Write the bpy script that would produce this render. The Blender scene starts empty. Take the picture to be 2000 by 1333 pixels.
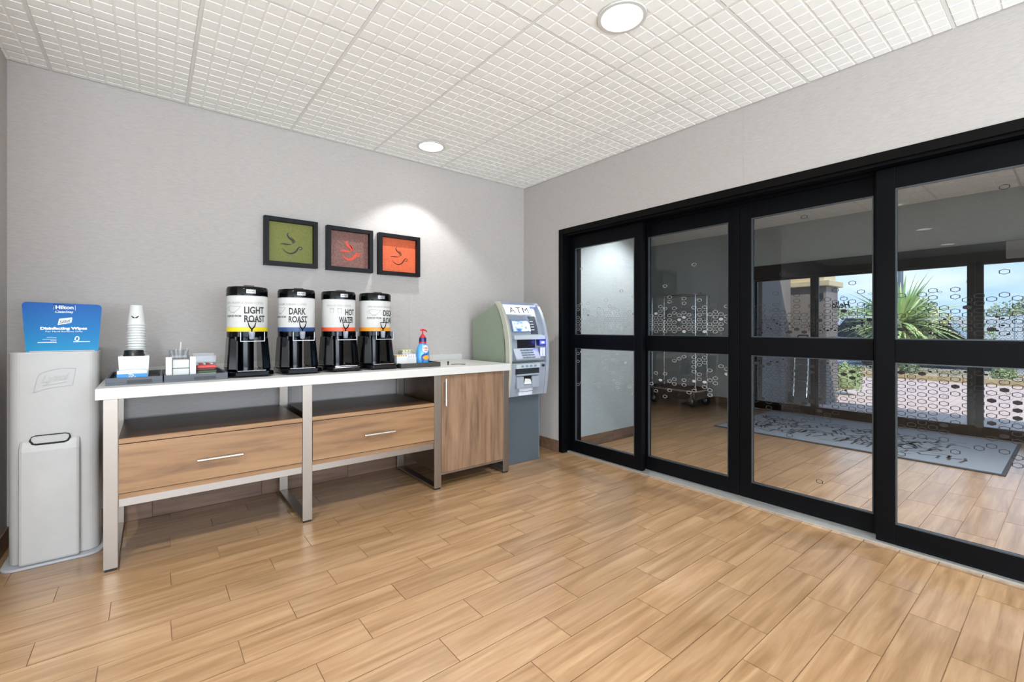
import bpy, math, random
from mathutils import Vector, Matrix
random.seed(7)
S = bpy.context.scene
COL = S.collection
PI = math.pi
# ---------------------------------------------------------------- camera
F_PX = 885.0
cam = bpy.data.cameras.new('camera'); co = bpy.data.objects.new('camera', cam); COL.objects.link(co)
cam.sensor_width = 36.0; cam.lens = F_PX * 36.0 / 2000.0
cam.shift_y = -24.3 / 2000.0
cam.clip_start = 0.02; cam.clip_end = 400
co.location = (-3.054, -3.633, 1.18)
co.rotation_euler = (math.radians(90), 0, -math.radians(38.54))
S.camera = co
# ---------------------------------------------------------------- view
S.view_settings.view_transform = 'Standard'; S.view_settings.look = 'None'
S.view_settings.exposure = 0.0; S.view_settings.gamma = 1.0
S.view_settings.use_curve_mapping = False
H = 2.639          # ceiling height
# ---------------------------------------------------------------- world (partly cloudy blue sky)
W = bpy.data.worlds.new('sky'); S.world = W; W.use_nodes = True
nt = W.node_tree; nt.nodes.clear()
def N(nt, t, **k):
    n = nt.nodes.new(t)
    for a, b in k.items(): setattr(n, a, b)
    return n
out = N(nt, 'ShaderNodeOutputWorld'); bg = N(nt, 'ShaderNodeBackground'); bg.inputs[1].default_value = 1.6
tc = N(nt, 'ShaderNodeTexCoord'); mp = N(nt, 'ShaderNodeMapping'); mp.inputs['Scale'].default_value = (2.2, 2.2, 7)
nz = N(nt, 'ShaderNodeTexNoise'); nz.inputs['Scale'].default_value = 1.6; nz.inputs['Detail'].default_value = 6
cr = N(nt, 'ShaderNodeValToRGB')
cr.color_ramp.elements[0].position = .44; cr.color_ramp.elements[0].color = (.25, .52, .92, 1)
cr.color_ramp.elements[1].position = .76; cr.color_ramp.elements[1].color = (.90, .95, 1.0, 1)
nt.links.new(tc.outputs['Generated'], mp.inputs[0]); nt.links.new(mp.outputs[0], nz.inputs[0])
nt.links.new(nz.outputs[0], cr.inputs[0]); nt.links.new(cr.outputs[0], bg.inputs[0]); nt.links.new(bg.outputs[0], out.inputs[0])
# ---------------------------------------------------------------- lights
def light(name, kind, loc, energy, color=(1, 1, 1), rot=(0, 0, 0), **k):
    l = bpy.data.lights.new(name, kind); l.energy = energy; l.color = color
    for a, b in k.items(): setattr(l, a, b)
    o = bpy.data.objects.new(name, l); o.location = loc; o.rotation_euler = rot; COL.objects.link(o); return o
light('sun', 'SUN', (0, 0, 20), 4.6, (1, .95, .88), rot=(math.radians(38), 0, math.radians(-38)), angle=math.radians(.6))
LW = (.95, .98, 1.0)
# added fill lamps, unseen behind the camera and at the lobby's far end
light('lobby_fill_added', 'AREA', (-3.2, -6.9, 1.45), 390, (.84, .91, 1.0), rot=(math.radians(134), 0, 0), shape='RECTANGLE', size=6.0, size_y=2.3)
light('lobby_side_fill_added', 'AREA', (-8.6, -5.2, 1.3), 110, (.80, .90, 1.0), rot=(math.radians(108), 0, math.radians(-90)), shape='RECTANGLE', size=3.4, size_y=2.2)
# (each downlight carries its own spot lamp, see downlight())

# ================================================================ materials
def lin(c):
    return c / 12.92 if c <= .04045 else ((c + .055) / 1.055) ** 2.4
def hx(s):
    s = s.lstrip('#'); return tuple(lin(int(s[i:i + 2], 16) / 255) for i in (0, 2, 4)) + (1,)
MATS = {}
def mat(name, col, rough=.5, metal=0, emit=None, es=0, alpha=None, spec=None, coat=0, bump=None, var=None):
    if name in MATS: return MATS[name]
    m = bpy.data.materials.new(name); m.use_nodes = True; t = m.node_tree; b = t.nodes['Principled BSDF']
    c = hx(col) if isinstance(col, str) else col
    b.inputs['Base Color'].default_value = c; b.inputs['Roughness'].default_value = rough; b.inputs['Metallic'].default_value = metal
    if emit: b.inputs['Emission Color'].default_value = hx(emit); b.inputs['Emission Strength'].default_value = es
    if spec is not None: b.inputs['Specular IOR Level'].default_value = spec
    if coat: b.inputs['Coat Weight'].default_value = coat; b.inputs['Coat Roughness'].default_value = .08
    # slight procedural variation of tone so that nothing is perfectly flat
    sc, amt = var if var else (14, .05)
    n = N(t, 'ShaderNodeTexNoise'); n.inputs['Scale'].default_value = sc; n.inputs['Detail'].default_value = 3
    g = N(t, 'ShaderNodeTexCoord'); t.links.new(g.outputs['Object'], n.inputs[0])
    mx = N(t, 'ShaderNodeMixRGB', blend_type='MULTIPLY'); mx.inputs[0].default_value = 1; mx.inputs[1].default_value = c
    mr = N(t, 'ShaderNodeMapRange'); mr.inputs[3].default_value = 1 - amt; mr.inputs[4].default_value = 1 + amt
    t.links.new(n.outputs[0], mr.inputs[0]); t.links.new(mr.outputs[0], mx.inputs[2]); t.links.new(mx.outputs[0], b.inputs['Base Color'])
    if bump:
        bs, bd = bump
        n2 = N(t, 'ShaderNodeTexNoise'); n2.inputs['Scale'].default_value = bs; n2.inputs['Detail'].default_value = 2
        t.links.new(g.outputs['Object'], n2.inputs[0])
        bp = N(t, 'ShaderNodeBump'); bp.inputs['Distance'].default_value = bd; bp.inputs['Strength'].default_value = .6
        t.links.new(n2.outputs[0], bp.inputs['Height']); t.links.new(bp.outputs[0], b.inputs['Normal'])
    MATS[name] = m; return m

def coords(t, scale, world=True, rand=0.0):
    g = N(t, 'ShaderNodeNewGeometry'); mp = N(t, 'ShaderNodeMapping'); mp.inputs['Scale'].default_value = scale
    src = g.outputs['Position']
    if rand:
        oi = N(t, 'ShaderNodeObjectInfo'); vm = N(t, 'ShaderNodeVectorMath', operation='SCALE'); cb = N(t, 'ShaderNodeCombineXYZ')
        for i in range(3): t.links.new(oi.outputs['Random'], cb.inputs[i])
        vm.inputs['Scale'].default_value = rand; t.links.new(cb.outputs[0], vm.inputs[0])
        ad = N(t, 'ShaderNodeVectorMath', operation='ADD'); t.links.new(src, ad.inputs[0]); t.links.new(vm.outputs[0], ad.inputs[1]); src = ad.outputs[0]
    t.links.new(src, mp.inputs[0]); return mp.outputs[0]

def wood(name, c0, c1, c2, axis='x', rough=.4, rand=40.0, scale=1.0, coat=0, tone=.12):
    if name in MATS: return MATS[name]
    m = bpy.data.materials.new(name); m.use_nodes = True; t = m.node_tree; b = t.nodes['Principled BSDF']
    along, across = 1.9 * scale, 24 * scale
    sc = (along, across, across) if axis == 'x' else (across, across, along)
    v = coords(t, sc, rand=rand)
    n = N(t, 'ShaderNodeTexNoise'); n.inputs['Scale'].default_value = 1.0; n.inputs['Detail'].default_value = 7; n.inputs['Roughness'].default_value = .62; n.inputs['Distortion'].default_value = .5
    t.links.new(v, n.inputs[0])
    r = N(t, 'ShaderNodeValToRGB'); e = r.color_ramp.elements
    e[0].position = .30; e[0].color = hx(c0); e[1].position = .72; e[1].color = hx(c2); x = e.new(.48); x.color = hx(c1)
    t.links.new(n.outputs[0], r.inputs[0])
    oi = N(t, 'ShaderNodeObjectInfo'); mr = N(t, 'ShaderNodeMapRange'); mr.inputs[3].default_value = 1 - tone; mr.inputs[4].default_value = 1 + tone * .6
    t.links.new(oi.outputs['Random'], mr.inputs[0])
    mx = N(t, 'ShaderNodeMixRGB', blend_type='MULTIPLY'); mx.inputs[0].default_value = 1
    t.links.new(r.outputs[0], mx.inputs[1]); t.links.new(mr.outputs[0], mx.inputs[2]); t.links.new(mx.outputs[0], b.inputs['Base Color'])
    b.inputs['Roughness'].default_value = rough
    bp = N(t, 'ShaderNodeBump'); bp.inputs['Distance'].default_value = .0006; bp.inputs['Strength'].default_value = .35
    t.links.new(n.outputs[0], bp.inputs['Height']); t.links.new(bp.outputs[0], b.inputs['Normal'])
    if coat: b.inputs['Coat Weight'].default_value = coat; b.inputs['Coat Roughness'].default_value = .26
    MATS[name] = m; return m

def wallpaper(name, col):
    m = bpy.data.materials.new(name); m.use_nodes = True; t = m.node_tree; b = t.nodes['Principled BSDF']
    v = coords(t, (26, 26, 150))
    n = N(t, 'ShaderNodeTexNoise'); n.inputs['Scale'].default_value = 1; n.inputs['Detail'].default_value = 4; n.inputs['Distortion'].default_value = .8
    t.links.new(v, n.inputs[0])
    r = N(t, 'ShaderNodeValToRGB'); e = r.color_ramp.elements; c = hx(col)
    e[0].position = .35; e[0].color = tuple(x * .94 for x in c[:3]) + (1,); e[1].position = .65; e[1].color = tuple(min(1, x * 1.04) for x in c[:3]) + (1,)
    t.links.new(n.outputs[0], r.inputs[0]); t.links.new(r.outputs[0], b.inputs['Base Color'])
    bp = N(t, 'ShaderNodeBump'); bp.inputs['Distance'].default_value = .0022; bp.inputs['Strength'].default_value = .5
    t.links.new(n.outputs[0], bp.inputs['Height']); t.links.new(bp.outputs[0], b.inputs['Normal'])
    b.inputs['Roughness'].default_value = .75; b.inputs['Specular IOR Level'].default_value = .25
    MATS[name] = m; return m

def glass(name, tint, refl=.07, rough=0.0):
    m = bpy.data.materials.new(name); m.use_nodes = True; t = m.node_tree; t.nodes.clear()
    o = N(t, 'ShaderNodeOutputMaterial'); tr = N(t, 'ShaderNodeBsdfTransparent'); tr.inputs[0].default_value = tint
    gl = N(t, 'ShaderNodeBsdfGlossy'); gl.inputs['Roughness'].default_value = rough; gl.inputs[0].default_value = (1, 1, 1, 1)
    lw = N(t, 'ShaderNodeFresnel'); lw.inputs[0].default_value = 1.0 + refl * 6
    ge = N(t, 'ShaderNodeNewGeometry'); fm_ = N(t, 'ShaderNodeMath', operation='SUBTRACT'); fm_.inputs[0].default_value = 1.0
    t.links.new(ge.outputs['Backfacing'], fm_.inputs[1]); mu = N(t, 'ShaderNodeMath', operation='MULTIPLY'); t.links.new(lw.outputs[0], mu.inputs[0]); t.links.new(fm_.outputs[0], mu.inputs[1])
    ms = N(t, 'ShaderNodeMixShader'); t.links.new(mu.outputs[0], ms.inputs[0])
    t.links.new(tr.outputs[0], ms.inputs[1]); t.links.new(gl.outputs[0], ms.inputs[2]); t.links.new(ms.outputs[0], o.inputs[0])
    MATS[name] = m; return m

def brushed(name, col, rough=.32, axis='z'):
    m = bpy.data.materials.new(name); m.use_nodes = True; t = m.node_tree; b = t.nodes['Principled BSDF']
    sc = (60, 60, 2) if axis == 'z' else (2, 60, 60)
    v = coords(t, sc); n = N(t, 'ShaderNodeTexNoise'); n.inputs['Scale'].default_value = 1; n.inputs['Detail'].default_value = 2
    t.links.new(v, n.inputs[0]); mr = N(t, 'ShaderNodeMapRange'); mr.inputs[3].default_value = rough - .03; mr.inputs[4].default_value = rough + .05
    t.links.new(n.outputs[0], mr.inputs[0]); t.links.new(mr.outputs[0], b.inputs['Roughness'])
    b.inputs['Base Color'].default_value = hx(col); b.inputs['Metallic'].default_value = 1.0
    MATS[name] = m; return m

M_WALL = wallpaper('grey grasscloth wallpaper', '#b8b2ad')
M_WALL2 = wallpaper('cool grey vestibule wallpaper', '#a8b0b2')
M_CEIL = mat('white mineral ceiling tile', '#f3f4f0', .9, bump=(160, .001), var=(90, .03))
M_TEE = mat('white ceiling tee', '#e4e4e0', .6)
M_PLANK = wood('oak look floor tile', '#80623f', '#967452', '#ac8c68', 'x', rough=.34, coat=.7, rand=40, tone=.08)
M_GROUT = mat('brown grout', '#94765a', .9)
M_BASEB = wood('brown baseboard tile', '#5e4636', '#765b48', '#886b57', 'x', rough=.4)
M_BLACK = mat('black anodised aluminium', '#030407', .5, spec=.12)
M_BLACK2 = mat('dark bronze aluminium', '#080605', .5, spec=.12)
M_GLASS = glass('clear door glass', (.93, .94, .94, 1), .075)
M_GLASS2 = glass('outer door glass', (.91, .94, .95, 1), .075)
M_ACRYL = glass('clear acrylic', (.93, .94, .95, 1), .07)
M_DECAL = mat('hexagon film in backlit dark tone', '#232222', .8)  # window film darkened as if backlit by the outdoors
M_DECAL2 = mat('hexagon dots in backlit dark tone', '#1c1715', .8)
M_DECALP = mat('hexagon film in front lit pale tone', '#9b9a99', .8)  # the same window film, lightened as if lit from the room
M_QUARTZ = mat('white quartz', '#c4c2bd', .35, var=(60, .03))
M_WALNUT_X = wood('walnut laminate horizontal grain', '#694c36', '#8a6746', '#9e7b58', 'x', rough=.42, rand=10, scale=.7, tone=.03)
M_WALNUT_Z = wood('walnut laminate upright grain', '#5f4737', '#83664e', '#9a7b61', 'z', rough=.42, rand=10, scale=.8, tone=.03)
M_WALNUT_D = wood('dark walnut and shelf shade tone', '#33231a', '#45301f', '#553b28', 'x', rough=.35, rand=10, scale=.7, tone=.03)
M_STEEL = brushed('brushed steel', '#a0978d', .36)
M_STEELX = brushed('brushed steel rail', '#a8a19a', .34, 'x')
M_CHROME = mat('polished chrome', '#dcdcdc', .12, 1)
M_RUBBER = mat('black rubber', '#151515', .7)
M_BLKPL = mat('black glossy plastic', '#040507', .12, spec=.35)
M_BLKMAT = mat('black satin plastic', '#101214', .35)
M_WHITE = mat('white plastic', '#cfcfcd', .4)
M_PAPER = mat('white paper', '#cecdc9', .7)
M_PRINT = mat('dark grey print', '#3c3b3a', .7)
M_PRINTL = mat('pale grey print', '#a9a8a4', .7)
M_LENS = mat('lit downlight lens', '#ffffff', .5, emit='#fffdf8', es=6.0)

# ================================================================ mesh helpers
ORI = {}
class MB:
    def __init__(s): s.v = []; s.f = []
    def add(s, vs, fs):
        n = len(s.v); s.v += [tuple(v) for v in vs]; s.f += [tuple(i + n for i in f) for f in fs]; return s
    def box(s, x0, x1, y0, y1, z0, z1):
        vs = [(x, y, z) for z in (z0, z1) for y in (y0, y1) for x in (x0, x1)]
        return s.add(vs, [(0, 2, 3, 1), (4, 5, 7, 6), (0, 1, 5, 4), (2, 6, 7, 3), (0, 4, 6, 2), (1, 3, 7, 5)])
    def lathe(s, prof, c=(0, 0, 0), seg=24, cap=True, axis='z'):
        vs = []; fs = []
        for r, z in prof:
            for i in range(seg):
                a = 2 * PI * i / seg; p = (r * math.cos(a), r * math.sin(a), z)
                if axis == 'x': p = (z, p[0], p[1])
                if axis == 'y': p = (p[1], z, p[0])
                vs.append((c[0] + p[0], c[1] + p[1], c[2] + p[2]))
        for k in range(len(prof) - 1):
            for i in range(seg):
                j = (i + 1) % seg; fs.append((k * seg + i, k * seg + j, (k + 1) * seg + j, (k + 1) * seg + i))
        if cap:
            fs.append(tuple(reversed(range(seg)))); fs.append(tuple((len(prof) - 1) * seg + i for i in range(seg)))
        return s.add(vs, fs)
    def cyl(s, c, r, h, seg=20, axis='z', r2=None): return s.lathe([(r, 0), (r if r2 is None else r2, h)], c, seg, True, axis)
    def tube(s, pts, r, seg=8, closed=False, rs=None):
        pts = [Vector(p) for p in pts]; n = len(pts); vs = []; fs = []; up = None
        for k, p in enumerate(pts):
            a = pts[k - 1] if (k > 0 or closed) else p; b = pts[(k + 1) % n] if (k < n - 1 or closed) else p
            d = (b - a).normalized()
            if up is None:
                up = Vector((0, 0, 1)) if abs(d.z) < .9 else Vector((1, 0, 0))
            sx = d.cross(up).normalized(); up = sx.cross(d).normalized(); rr = rs[k] if rs else r
            for i in range(seg):
                an = 2 * PI * i / seg; vs.append(p + sx * math.cos(an) * rr + up * math.sin(an) * rr)
        for k in range(n if closed else n - 1):
            q = (k + 1) % n
            for i in range(seg):
                j = (i + 1) % seg; fs.append((k * seg + i, k * seg + j, q * seg + j, q * seg + i))
        if not closed: fs.append(tuple(reversed(range(seg)))); fs.append(tuple((n - 1) * seg + i for i in range(seg)))
        return s.add(vs, fs)
    def prism(s, poly, a0, a1, axis='x'):
        n = len(poly)
        def P(p, a): return {'x': (a, p[0], p[1]), 'y': (p[0], a, p[1]), 'z': (p[0], p[1], a)}[axis]
        vs = [P(p, a0) for p in poly] + [P(p, a1) for p in poly]
        fs = [tuple(range(n)), tuple(reversed(range(n, 2 * n)))] + [(i, i + n, (i + 1) % n + n, (i + 1) % n) for i in range(n)]
        return s.add(vs, fs)
    def ribbon(s, pts, ws, fn, t=.001):
        """flat tapered stroke in 2D, mapped by fn(u, v, w) -> xyz with thickness t"""
        n = len(pts); L = []
        for k in range(n):
            a = pts[max(0, k - 1)]; b = pts[min(n - 1, k + 1)]; dx, dy = b[0] - a[0], b[1] - a[1]; d = math.hypot(dx, dy) or 1
            nx, ny = -dy / d * ws[k], dx / d * ws[k]
            L.append((pts[k][0] + nx, pts[k][1] + ny)); L.append((pts[k][0] - nx, pts[k][1] - ny))
        vs = [fn(u, v, t) for u, v in L] + [fn(u, v, 0) for u, v in L]; fs = []; m = 2 * n
        for k in range(n - 1):
            a, b, c, d = 2 * k, 2 * k + 1, 2 * k + 3, 2 * k + 2
            fs += [(a, b, c, d), (a + m, d + m, c + m, b + m), (a, d, d + m, a + m), (b, b + m, c + m, c)]
        return s.add(vs, fs)
    def build(s, name, m, parent=None, ori=None, smooth=False, bevel=0, kind=None, label=None, solid=0):
        po = ORI[parent] if parent is not None else Vector((0, 0, 0))
        o_ = Vector(ori) if ori is not None else po
        me = bpy.data.meshes.new(name); me.from_pydata([(x - o_[0], y - o_[1], z - o_[2]) for x, y, z in s.v], [], s.f); me.update()
        me.materials.append(m)
        if smooth:
            for p in me.polygons: p.use_smooth = True
            try: me.set_sharp_from_angle(angle=math.radians(35))
            except Exception: pass
        o = bpy.data.objects.new(name, me); COL.objects.link(o)
        if parent is not None: o.parent = parent
        o.location = o_ - po; ORI[o] = o_
        if solid:
            md = o.modifiers.new('s', 'SOLIDIFY'); md.thickness = solid; md.offset = 0
        if bevel:
            md = o.modifiers.new('b', 'BEVEL'); md.width = bevel; md.segments = 2; md.limit_method = 'ANGLE'; md.angle_limit = math.radians(40)
        if kind: o['kind'] = kind
        if label: o['label'] = label
        return o
def tag(o, label, cat, group=None, kind=None):
    o['label'] = label; o['category'] = cat
    if group: o['group'] = group
    if kind: o['kind'] = kind
    return o
def thing(name, loc, label, cat, group=None):
    o = bpy.data.objects.new(name, None); COL.objects.link(o); o.location = loc; o.empty_display_size = .1
    ORI[o] = Vector(loc); return tag(o, label, cat, group)
def root(name, loc, kind='structure'):
    o = bpy.data.objects.new(name, None); COL.objects.link(o); o.location = loc; ORI[o] = Vector(loc); o['kind'] = kind; return o
def copy_tree(o, delta=(0, 0, 0), parent=None):
    c = o.copy(); COL.objects.link(c); c.parent = parent
    if parent is None: c.location = Vector(o.location) + Vector(delta)
    ORI[c] = ORI[o] + Vector(delta)
    for ch in o.children: copy_tree(ch, delta, c)
    return c
def box(name, m, *a, **k): return MB().box(*a).build(name, m, **k)
def rrect(x0, x1, y0, y1, r, n=5):
    P = []
    for cx, cy, a0 in ((x1 - r, y1 - r, 0), (x0 + r, y1 - r, 90), (x0 + r, y0 + r, 180), (x1 - r, y0 + r, 270)):
        for i in range(n + 1):
            a = math.radians(a0 + 90 * i / n); P.append((cx + r * math.cos(a), cy + r * math.sin(a)))
    return P
def smoothpts(pts, n=6):
    """Catmull-Rom"""
    out = []
    for i in range(len(pts) - 1):
        p0 = pts[max(0, i - 1)]; p1 = pts[i]; p2 = pts[i + 1]; p3 = pts[min(len(pts) - 1, i + 2)]
        for k in range(n):
            t = k / n
            out.append(tuple(.5 * (2 * b + (c - a) * t + (2 * a - 5 * b + 4 * c - d) * t * t + (3 * b - a - 3 * c + d) * t ** 3) for a, b, c, d in zip(p0, p1, p2, p3)))
    out.append(tuple(pts[-1])); return out
TXT = {}
def text2d(s, bold=0.0, shear=0.0, spacing=1.0):
    """letter shapes as 2D verts / faces, height of capitals ~ 1, centred"""
    k = (s, bold, shear, spacing)
    if k in TXT: return TXT[k]
    cu = bpy.data.curves.new('t', 'FONT'); cu.body = s; cu.size = 1; cu.offset = bold; cu.shear = shear; cu.space_character = spacing; cu.resolution_u = 3
    cu.align_x = 'CENTER'
    o = bpy.data.objects.new('t', cu); COL.objects.link(o)
    bpy.context.view_layer.update(); me = o.to_mesh()
    vs = [(v.co.x, v.co.y) for v in me.vertices]; fs = [tuple(p.vertices) for p in me.polygons]
    o.to_mesh_clear(); bpy.data.objects.remove(o); bpy.data.curves.remove(cu)
    TXT[k] = (vs, fs); return TXT[k]
def add_text(mb, s, fn, cx, cy, h, xs=1.0, width=None, bold=0.0, shear=0.0, spacing=1.0, t=.0006):
    vs, fs = text2d(s, bold, shear, spacing)
    if not vs: return
    x0 = min(v[0] for v in vs); x1 = max(v[0] for v in vs); y0 = min(v[1] for v in vs); y1 = max(v[1] for v in vs)
    k = h / (y1 - y0); kx = (width / (x1 - x0)) if width else k * xs
    mb.add([fn(cx + (x - (x0 + x1) / 2) * kx, cy + (y - (y0 + y1) / 2) * k, t) for x, y in vs], fs)

# ================================================================ floor with its planks
PW, PL = .154, .609
def rowtop(n): return -.724 - PW * n
floor = MB().box(-9.2, 3.98, -7.2, 1.62, -.12, -.004).build('floor', M_GROUT, ori=(0, 0, 0)); floor['kind'] = 'structure'
plank_cache = {}
nplank = 0; rest = MB()
def plank(x0, x1, y0, y1, part):
    global nplank
    g = .0016
    w = round(x1 - x0, 3); d = round(y1 - y0, 3)
    if w < .02 or d < .02: return
    if not part:
        rest.box(x0 + g, x1 - g, y0 + g, y1 - g, -.006, 0); return
    if (w, d) not in plank_cache:
        o = MB().box(-w / 2 + g, w / 2 - g, -d / 2 + g, d / 2 - g, -.006, 0).build('floor_plank', M_PLANK, floor); plank_cache[(w, d)] = o.data
    else:
        o = bpy.data.objects.new('floor_plank', plank_cache[(w, d)]); COL.objects.link(o); o.parent = floor
    o.location = ((x0 + x1) / 2, (y0 + y1) / 2, 0); nplank += 1
def vis(x, y):
    """inside the camera's view cone (so that the 300 largest become single parts)"""
    dx, dy = x + 3.054, y + 3.633; th = math.radians(38.54)
    z = dx * math.sin(th) + dy * math.cos(th); xr = dx * math.cos(th) - dy * math.sin(th)
    return z > .95 and abs(xr) / z < 1.2
regions = [(-4.6, .02, -4.6, 0.0), (.02, 3.90, -4.6, -.56), (1.3, 3.90, -.56, 1.56)]
for n in range(-16, 43):
    yt = rowtop(n); yb = yt - PW
    off = -2.775 - .2065 * n
    for (rx0, rx1, ry0, ry1) in regions:
        a, b = max(yb, ry0), min(yt, ry1)
        if b - a < .02: continue
        k0 = math.floor((rx0 - off) / PL)
        x = off + k0 * PL
        while x < rx1:
            xa, xb = max(x, rx0), min(x + PL, rx1)
            xm, ym = (xa + xb) / 2, (a + b) / 2
            far = xm > 0 and ym > -.5
            hidden = (xm > .02 and ym < -.56 and ym > -.75)
            part = vis(xm, ym) and not far and ym > -3.75 and not (xm > 3.0 and ym > -1.2)
            if xb > xa + .02: plank(xa, xb, a, b, part and nplank < 296)
            x += PL
lob = MB()
for i in range(16):
    for j in range(12):
        xa, xb, ya, yb = -9.2 + .6 * i, -8.603 + .6 * i, -7.2 + .6 * j, -6.603 + .6 * j
        for (qa, qb, ra, rb) in ((-9.2, -4.603, -7.2, 0), (-4.6, .02, -7.2, -4.603)):
            a_, b_, c_, d_ = max(xa, qa), min(xb, qb), max(ya, ra), min(yb, rb)
            if b_ - a_ > .02 and d_ - c_ > .02: lob.box(a_, b_, c_, d_, -.006, 0)
lob.build('lobby_bounce_floor_tiles', mat('pale grey bounce floor tile', '#cfcfcc', .4), floor, kind='stuff')  # unseen floor made pale to bounce neutral light onto the ceiling
rest.build('floor_planking', M_PLANK, floor, kind='stuff')
print('planks', nplank)

# ================================================================ ceiling with tiles and tees
ceil = MB().box(-9.2, 4.0, -7.2, 1.62, H + .012, H + .22).build('ceiling', M_TEE, ori=(0, 0, H)); ceil['kind'] = 'structure'
XL = [-.38 - .6235 * k for k in range(-8, 16)]; YL = [-.13 - .624 * k for k in range(-4, 13)]
XL.sort(); YL.sort()
DL = [(-1.301, -.394), (-1.33, -2.294), (-3.6, -2.25), (-5.6, -2.2), (-7.5, -2.2), (-3.6, -4.6), (-6.0, -4.8), (.72, -1.12), (-1.4, -4.7), (1.55, -2.75), (2.75, -3.35), (1.3, -3.9)]
tile_cache = {}; ceil_rest = MB()
def tile(x0, x1, y0, y1, gx0, gy0, w, d, part):
    T = .0075
    if x1 - x0 < .03 or y1 - y0 < .03: return
    mb = MB(); cx, cy = (x0 + x1) / 2, (y0 + y1) / 2
    hole = [p for p in DL if x0 - .12 < p[0] < x1 + .12 and y0 - .12 < p[1] < y1 + .12]
    key = (round(x0 - gx0, 2), round(y0 - gy0, 2), round(x1 - x0, 2), round(y1 - y0, 2))
    if part and not hole and key in tile_cache:
        o = bpy.data.objects.new('ceiling_tile', tile_cache[key]); COL.objects.link(o); o.parent = ceil; o.location = (cx, cy, 0); return
    mb.box(x0 + T, x1 - T, y0 + T, y1 - T, H + .0030, H + .0119)
    px, py = w / 8, d / 8
    for i in range(8):
        for j in range(8):
            a, b = gx0 + i * px, gx0 + (i + 1) * px; c, e = gy0 + j * py, gy0 + (j + 1) * py
            a = max(a, x0 + .004); b = min(b, x1 - .004); c = max(c, y0 + .004); e = min(e, y1 - .004)
            if b - a < .02 or e - c < .02: continue
            if any(math.hypot((a + b) / 2 - p[0], (c + e) / 2 - p[1]) < .12 for p in hole): continue
            g, s = .0052, .0066
            v = [(a + g, c + g, H + .0030), (b - g, c + g, H + .0030), (b - g, e - g, H + .0030), (a + g, e - g, H + .0030),
                 (a + s, c + s, H), (b - s, c + s, H), (b - s, e - s, H), (a + s, e - s, H)]
            mb.add(v, [(4, 7, 6, 5), (0, 4, 5, 1), (1, 5, 6, 2), (2, 6, 7, 3), (3, 7, 4, 0)])
    if part:
        o = mb.build('ceiling_tile', M_CEIL, ceil, ori=(cx, cy, H))
        if not hole: tile_cache[key] = o.data
    else: ceil_rest.add(mb.v, mb.f)
tee = MB()
for (rx0, rx1, ry0, ry1) in [(-9.1, 0.0, -7.1, 0.0), (.26, 3.93, -4.6, -.555), (1.3, 3.93, -.555, 1.5)]:
    for i in range(len(XL) - 1):
        for j in range(len(YL) - 1):
            x0, x1, y0, y1 = max(XL[i], rx0), min(XL[i + 1], rx1), max(YL[j], ry0), min(YL[j + 1], ry1)
            if x1 > x0 and y1 > y0:
                tile(x0, x1, y0, y1, XL[i], YL[j], .6235, .624, vis((x0 + x1) / 2, (y0 + y1) / 2) and y0 > -3.9)
    for x in XL:
        if rx0 + .02 < x < rx1 - .02: tee.box(x - .007, x + .007, ry0, ry1, H + .0012, H + .012)
    for y in YL:
        if ry0 + .02 < y < ry1 - .02: tee.box(rx0, rx1, y - .007, y + .007, H + .0018, H + .0118)
tee.build('ceiling_tee_grid', M_TEE, ceil)
ceil_rest.build('lobby_ceiling_tiles', M_CEIL, ceil, kind='stuff')

# ================================================================ walls
def wall(name, *a, m=M_WALL):
    o = box(name, m, *a, ori=((a[0] + a[1]) / 2, (a[2] + a[3]) / 2, a[4])); o['kind'] = 'structure'; return o
wb = wall('wall_back', -9.2, .25, 0.0, .15, -.1, H + .02)
# wallpaper seams
for x in (-2.62, -1.3):
    box('wallpaper_seam', M_WALL, x - .0015, x + .0015, -.0012, .001, .12, H, parent=wb)
wr = MB().box(0, .25, -.523, 0, -.1, H + .02).box(0, .25, -7.2, -3.86, -.1, H + .02).box(0, .25, -3.86, -.523, 2.122, H + .02).build('wall_right', M_WALL, ori=(.1, -2, 0)); wr['kind'] = 'structure'
for y in (-.02, -2.25): box('wallpaper_seam', M_WALL, -.0012, .001, y - .0015, y + .0015, 2.123 if y < -1 else .11, H, parent=wr)
wall('wall_left', -3.80, -3.666, -.95, 0, -.1, H + .02)
wall('wall_lobby', -9.3, -9.15, -7.2, .1, -.1, H + .02)
wall('wall_vestibule_side', .25, 1.25, -.555, -.45, -.1, H + .02, m=M_WALL2)
wall('wall_vestibule_return', 1.25, 1.32, -.555, 1.5, -.1, H + .02, m=M_WALL2)
wall('wall_vestibule_niche', 1.25, 4.08, 1.5, 1.62, -.1, H + .02, m=M_WALL2)
wall('wall_vestibule_end', .25, 4.08, -4.7, -4.6, -.1, H + .02, m=M_WALL2)
M_STUCCO = mat('taupe stucco', '#8a7f79', .9, bump=(60, .003))
wf = MB().box(3.93, 4.08, -.615, 1.5, -.1, H + .02).box(3.93, 4.08, -.615, -4.6, 2.09, H + .02).box(3.93, 4.08, -4.6, -3.95, -.1, H + .02).build('wall_front', M_WALL2, ori=(4, -1, 0)); wf['kind'] = 'structure'
wall('wall_shade_facade', 4.08, 4.2, -6.5, 1.7, H + .3, 3.3, m=M_STUCCO)  # unseen upper facade, its height set for the shade it casts outdoors
# roof over lobby and vestibule
wall('roof', -9.3, 4.2, -7.3, 1.7, H + .225, H + .45, m=mat('flat roof', '#8a8780', .9))
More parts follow.
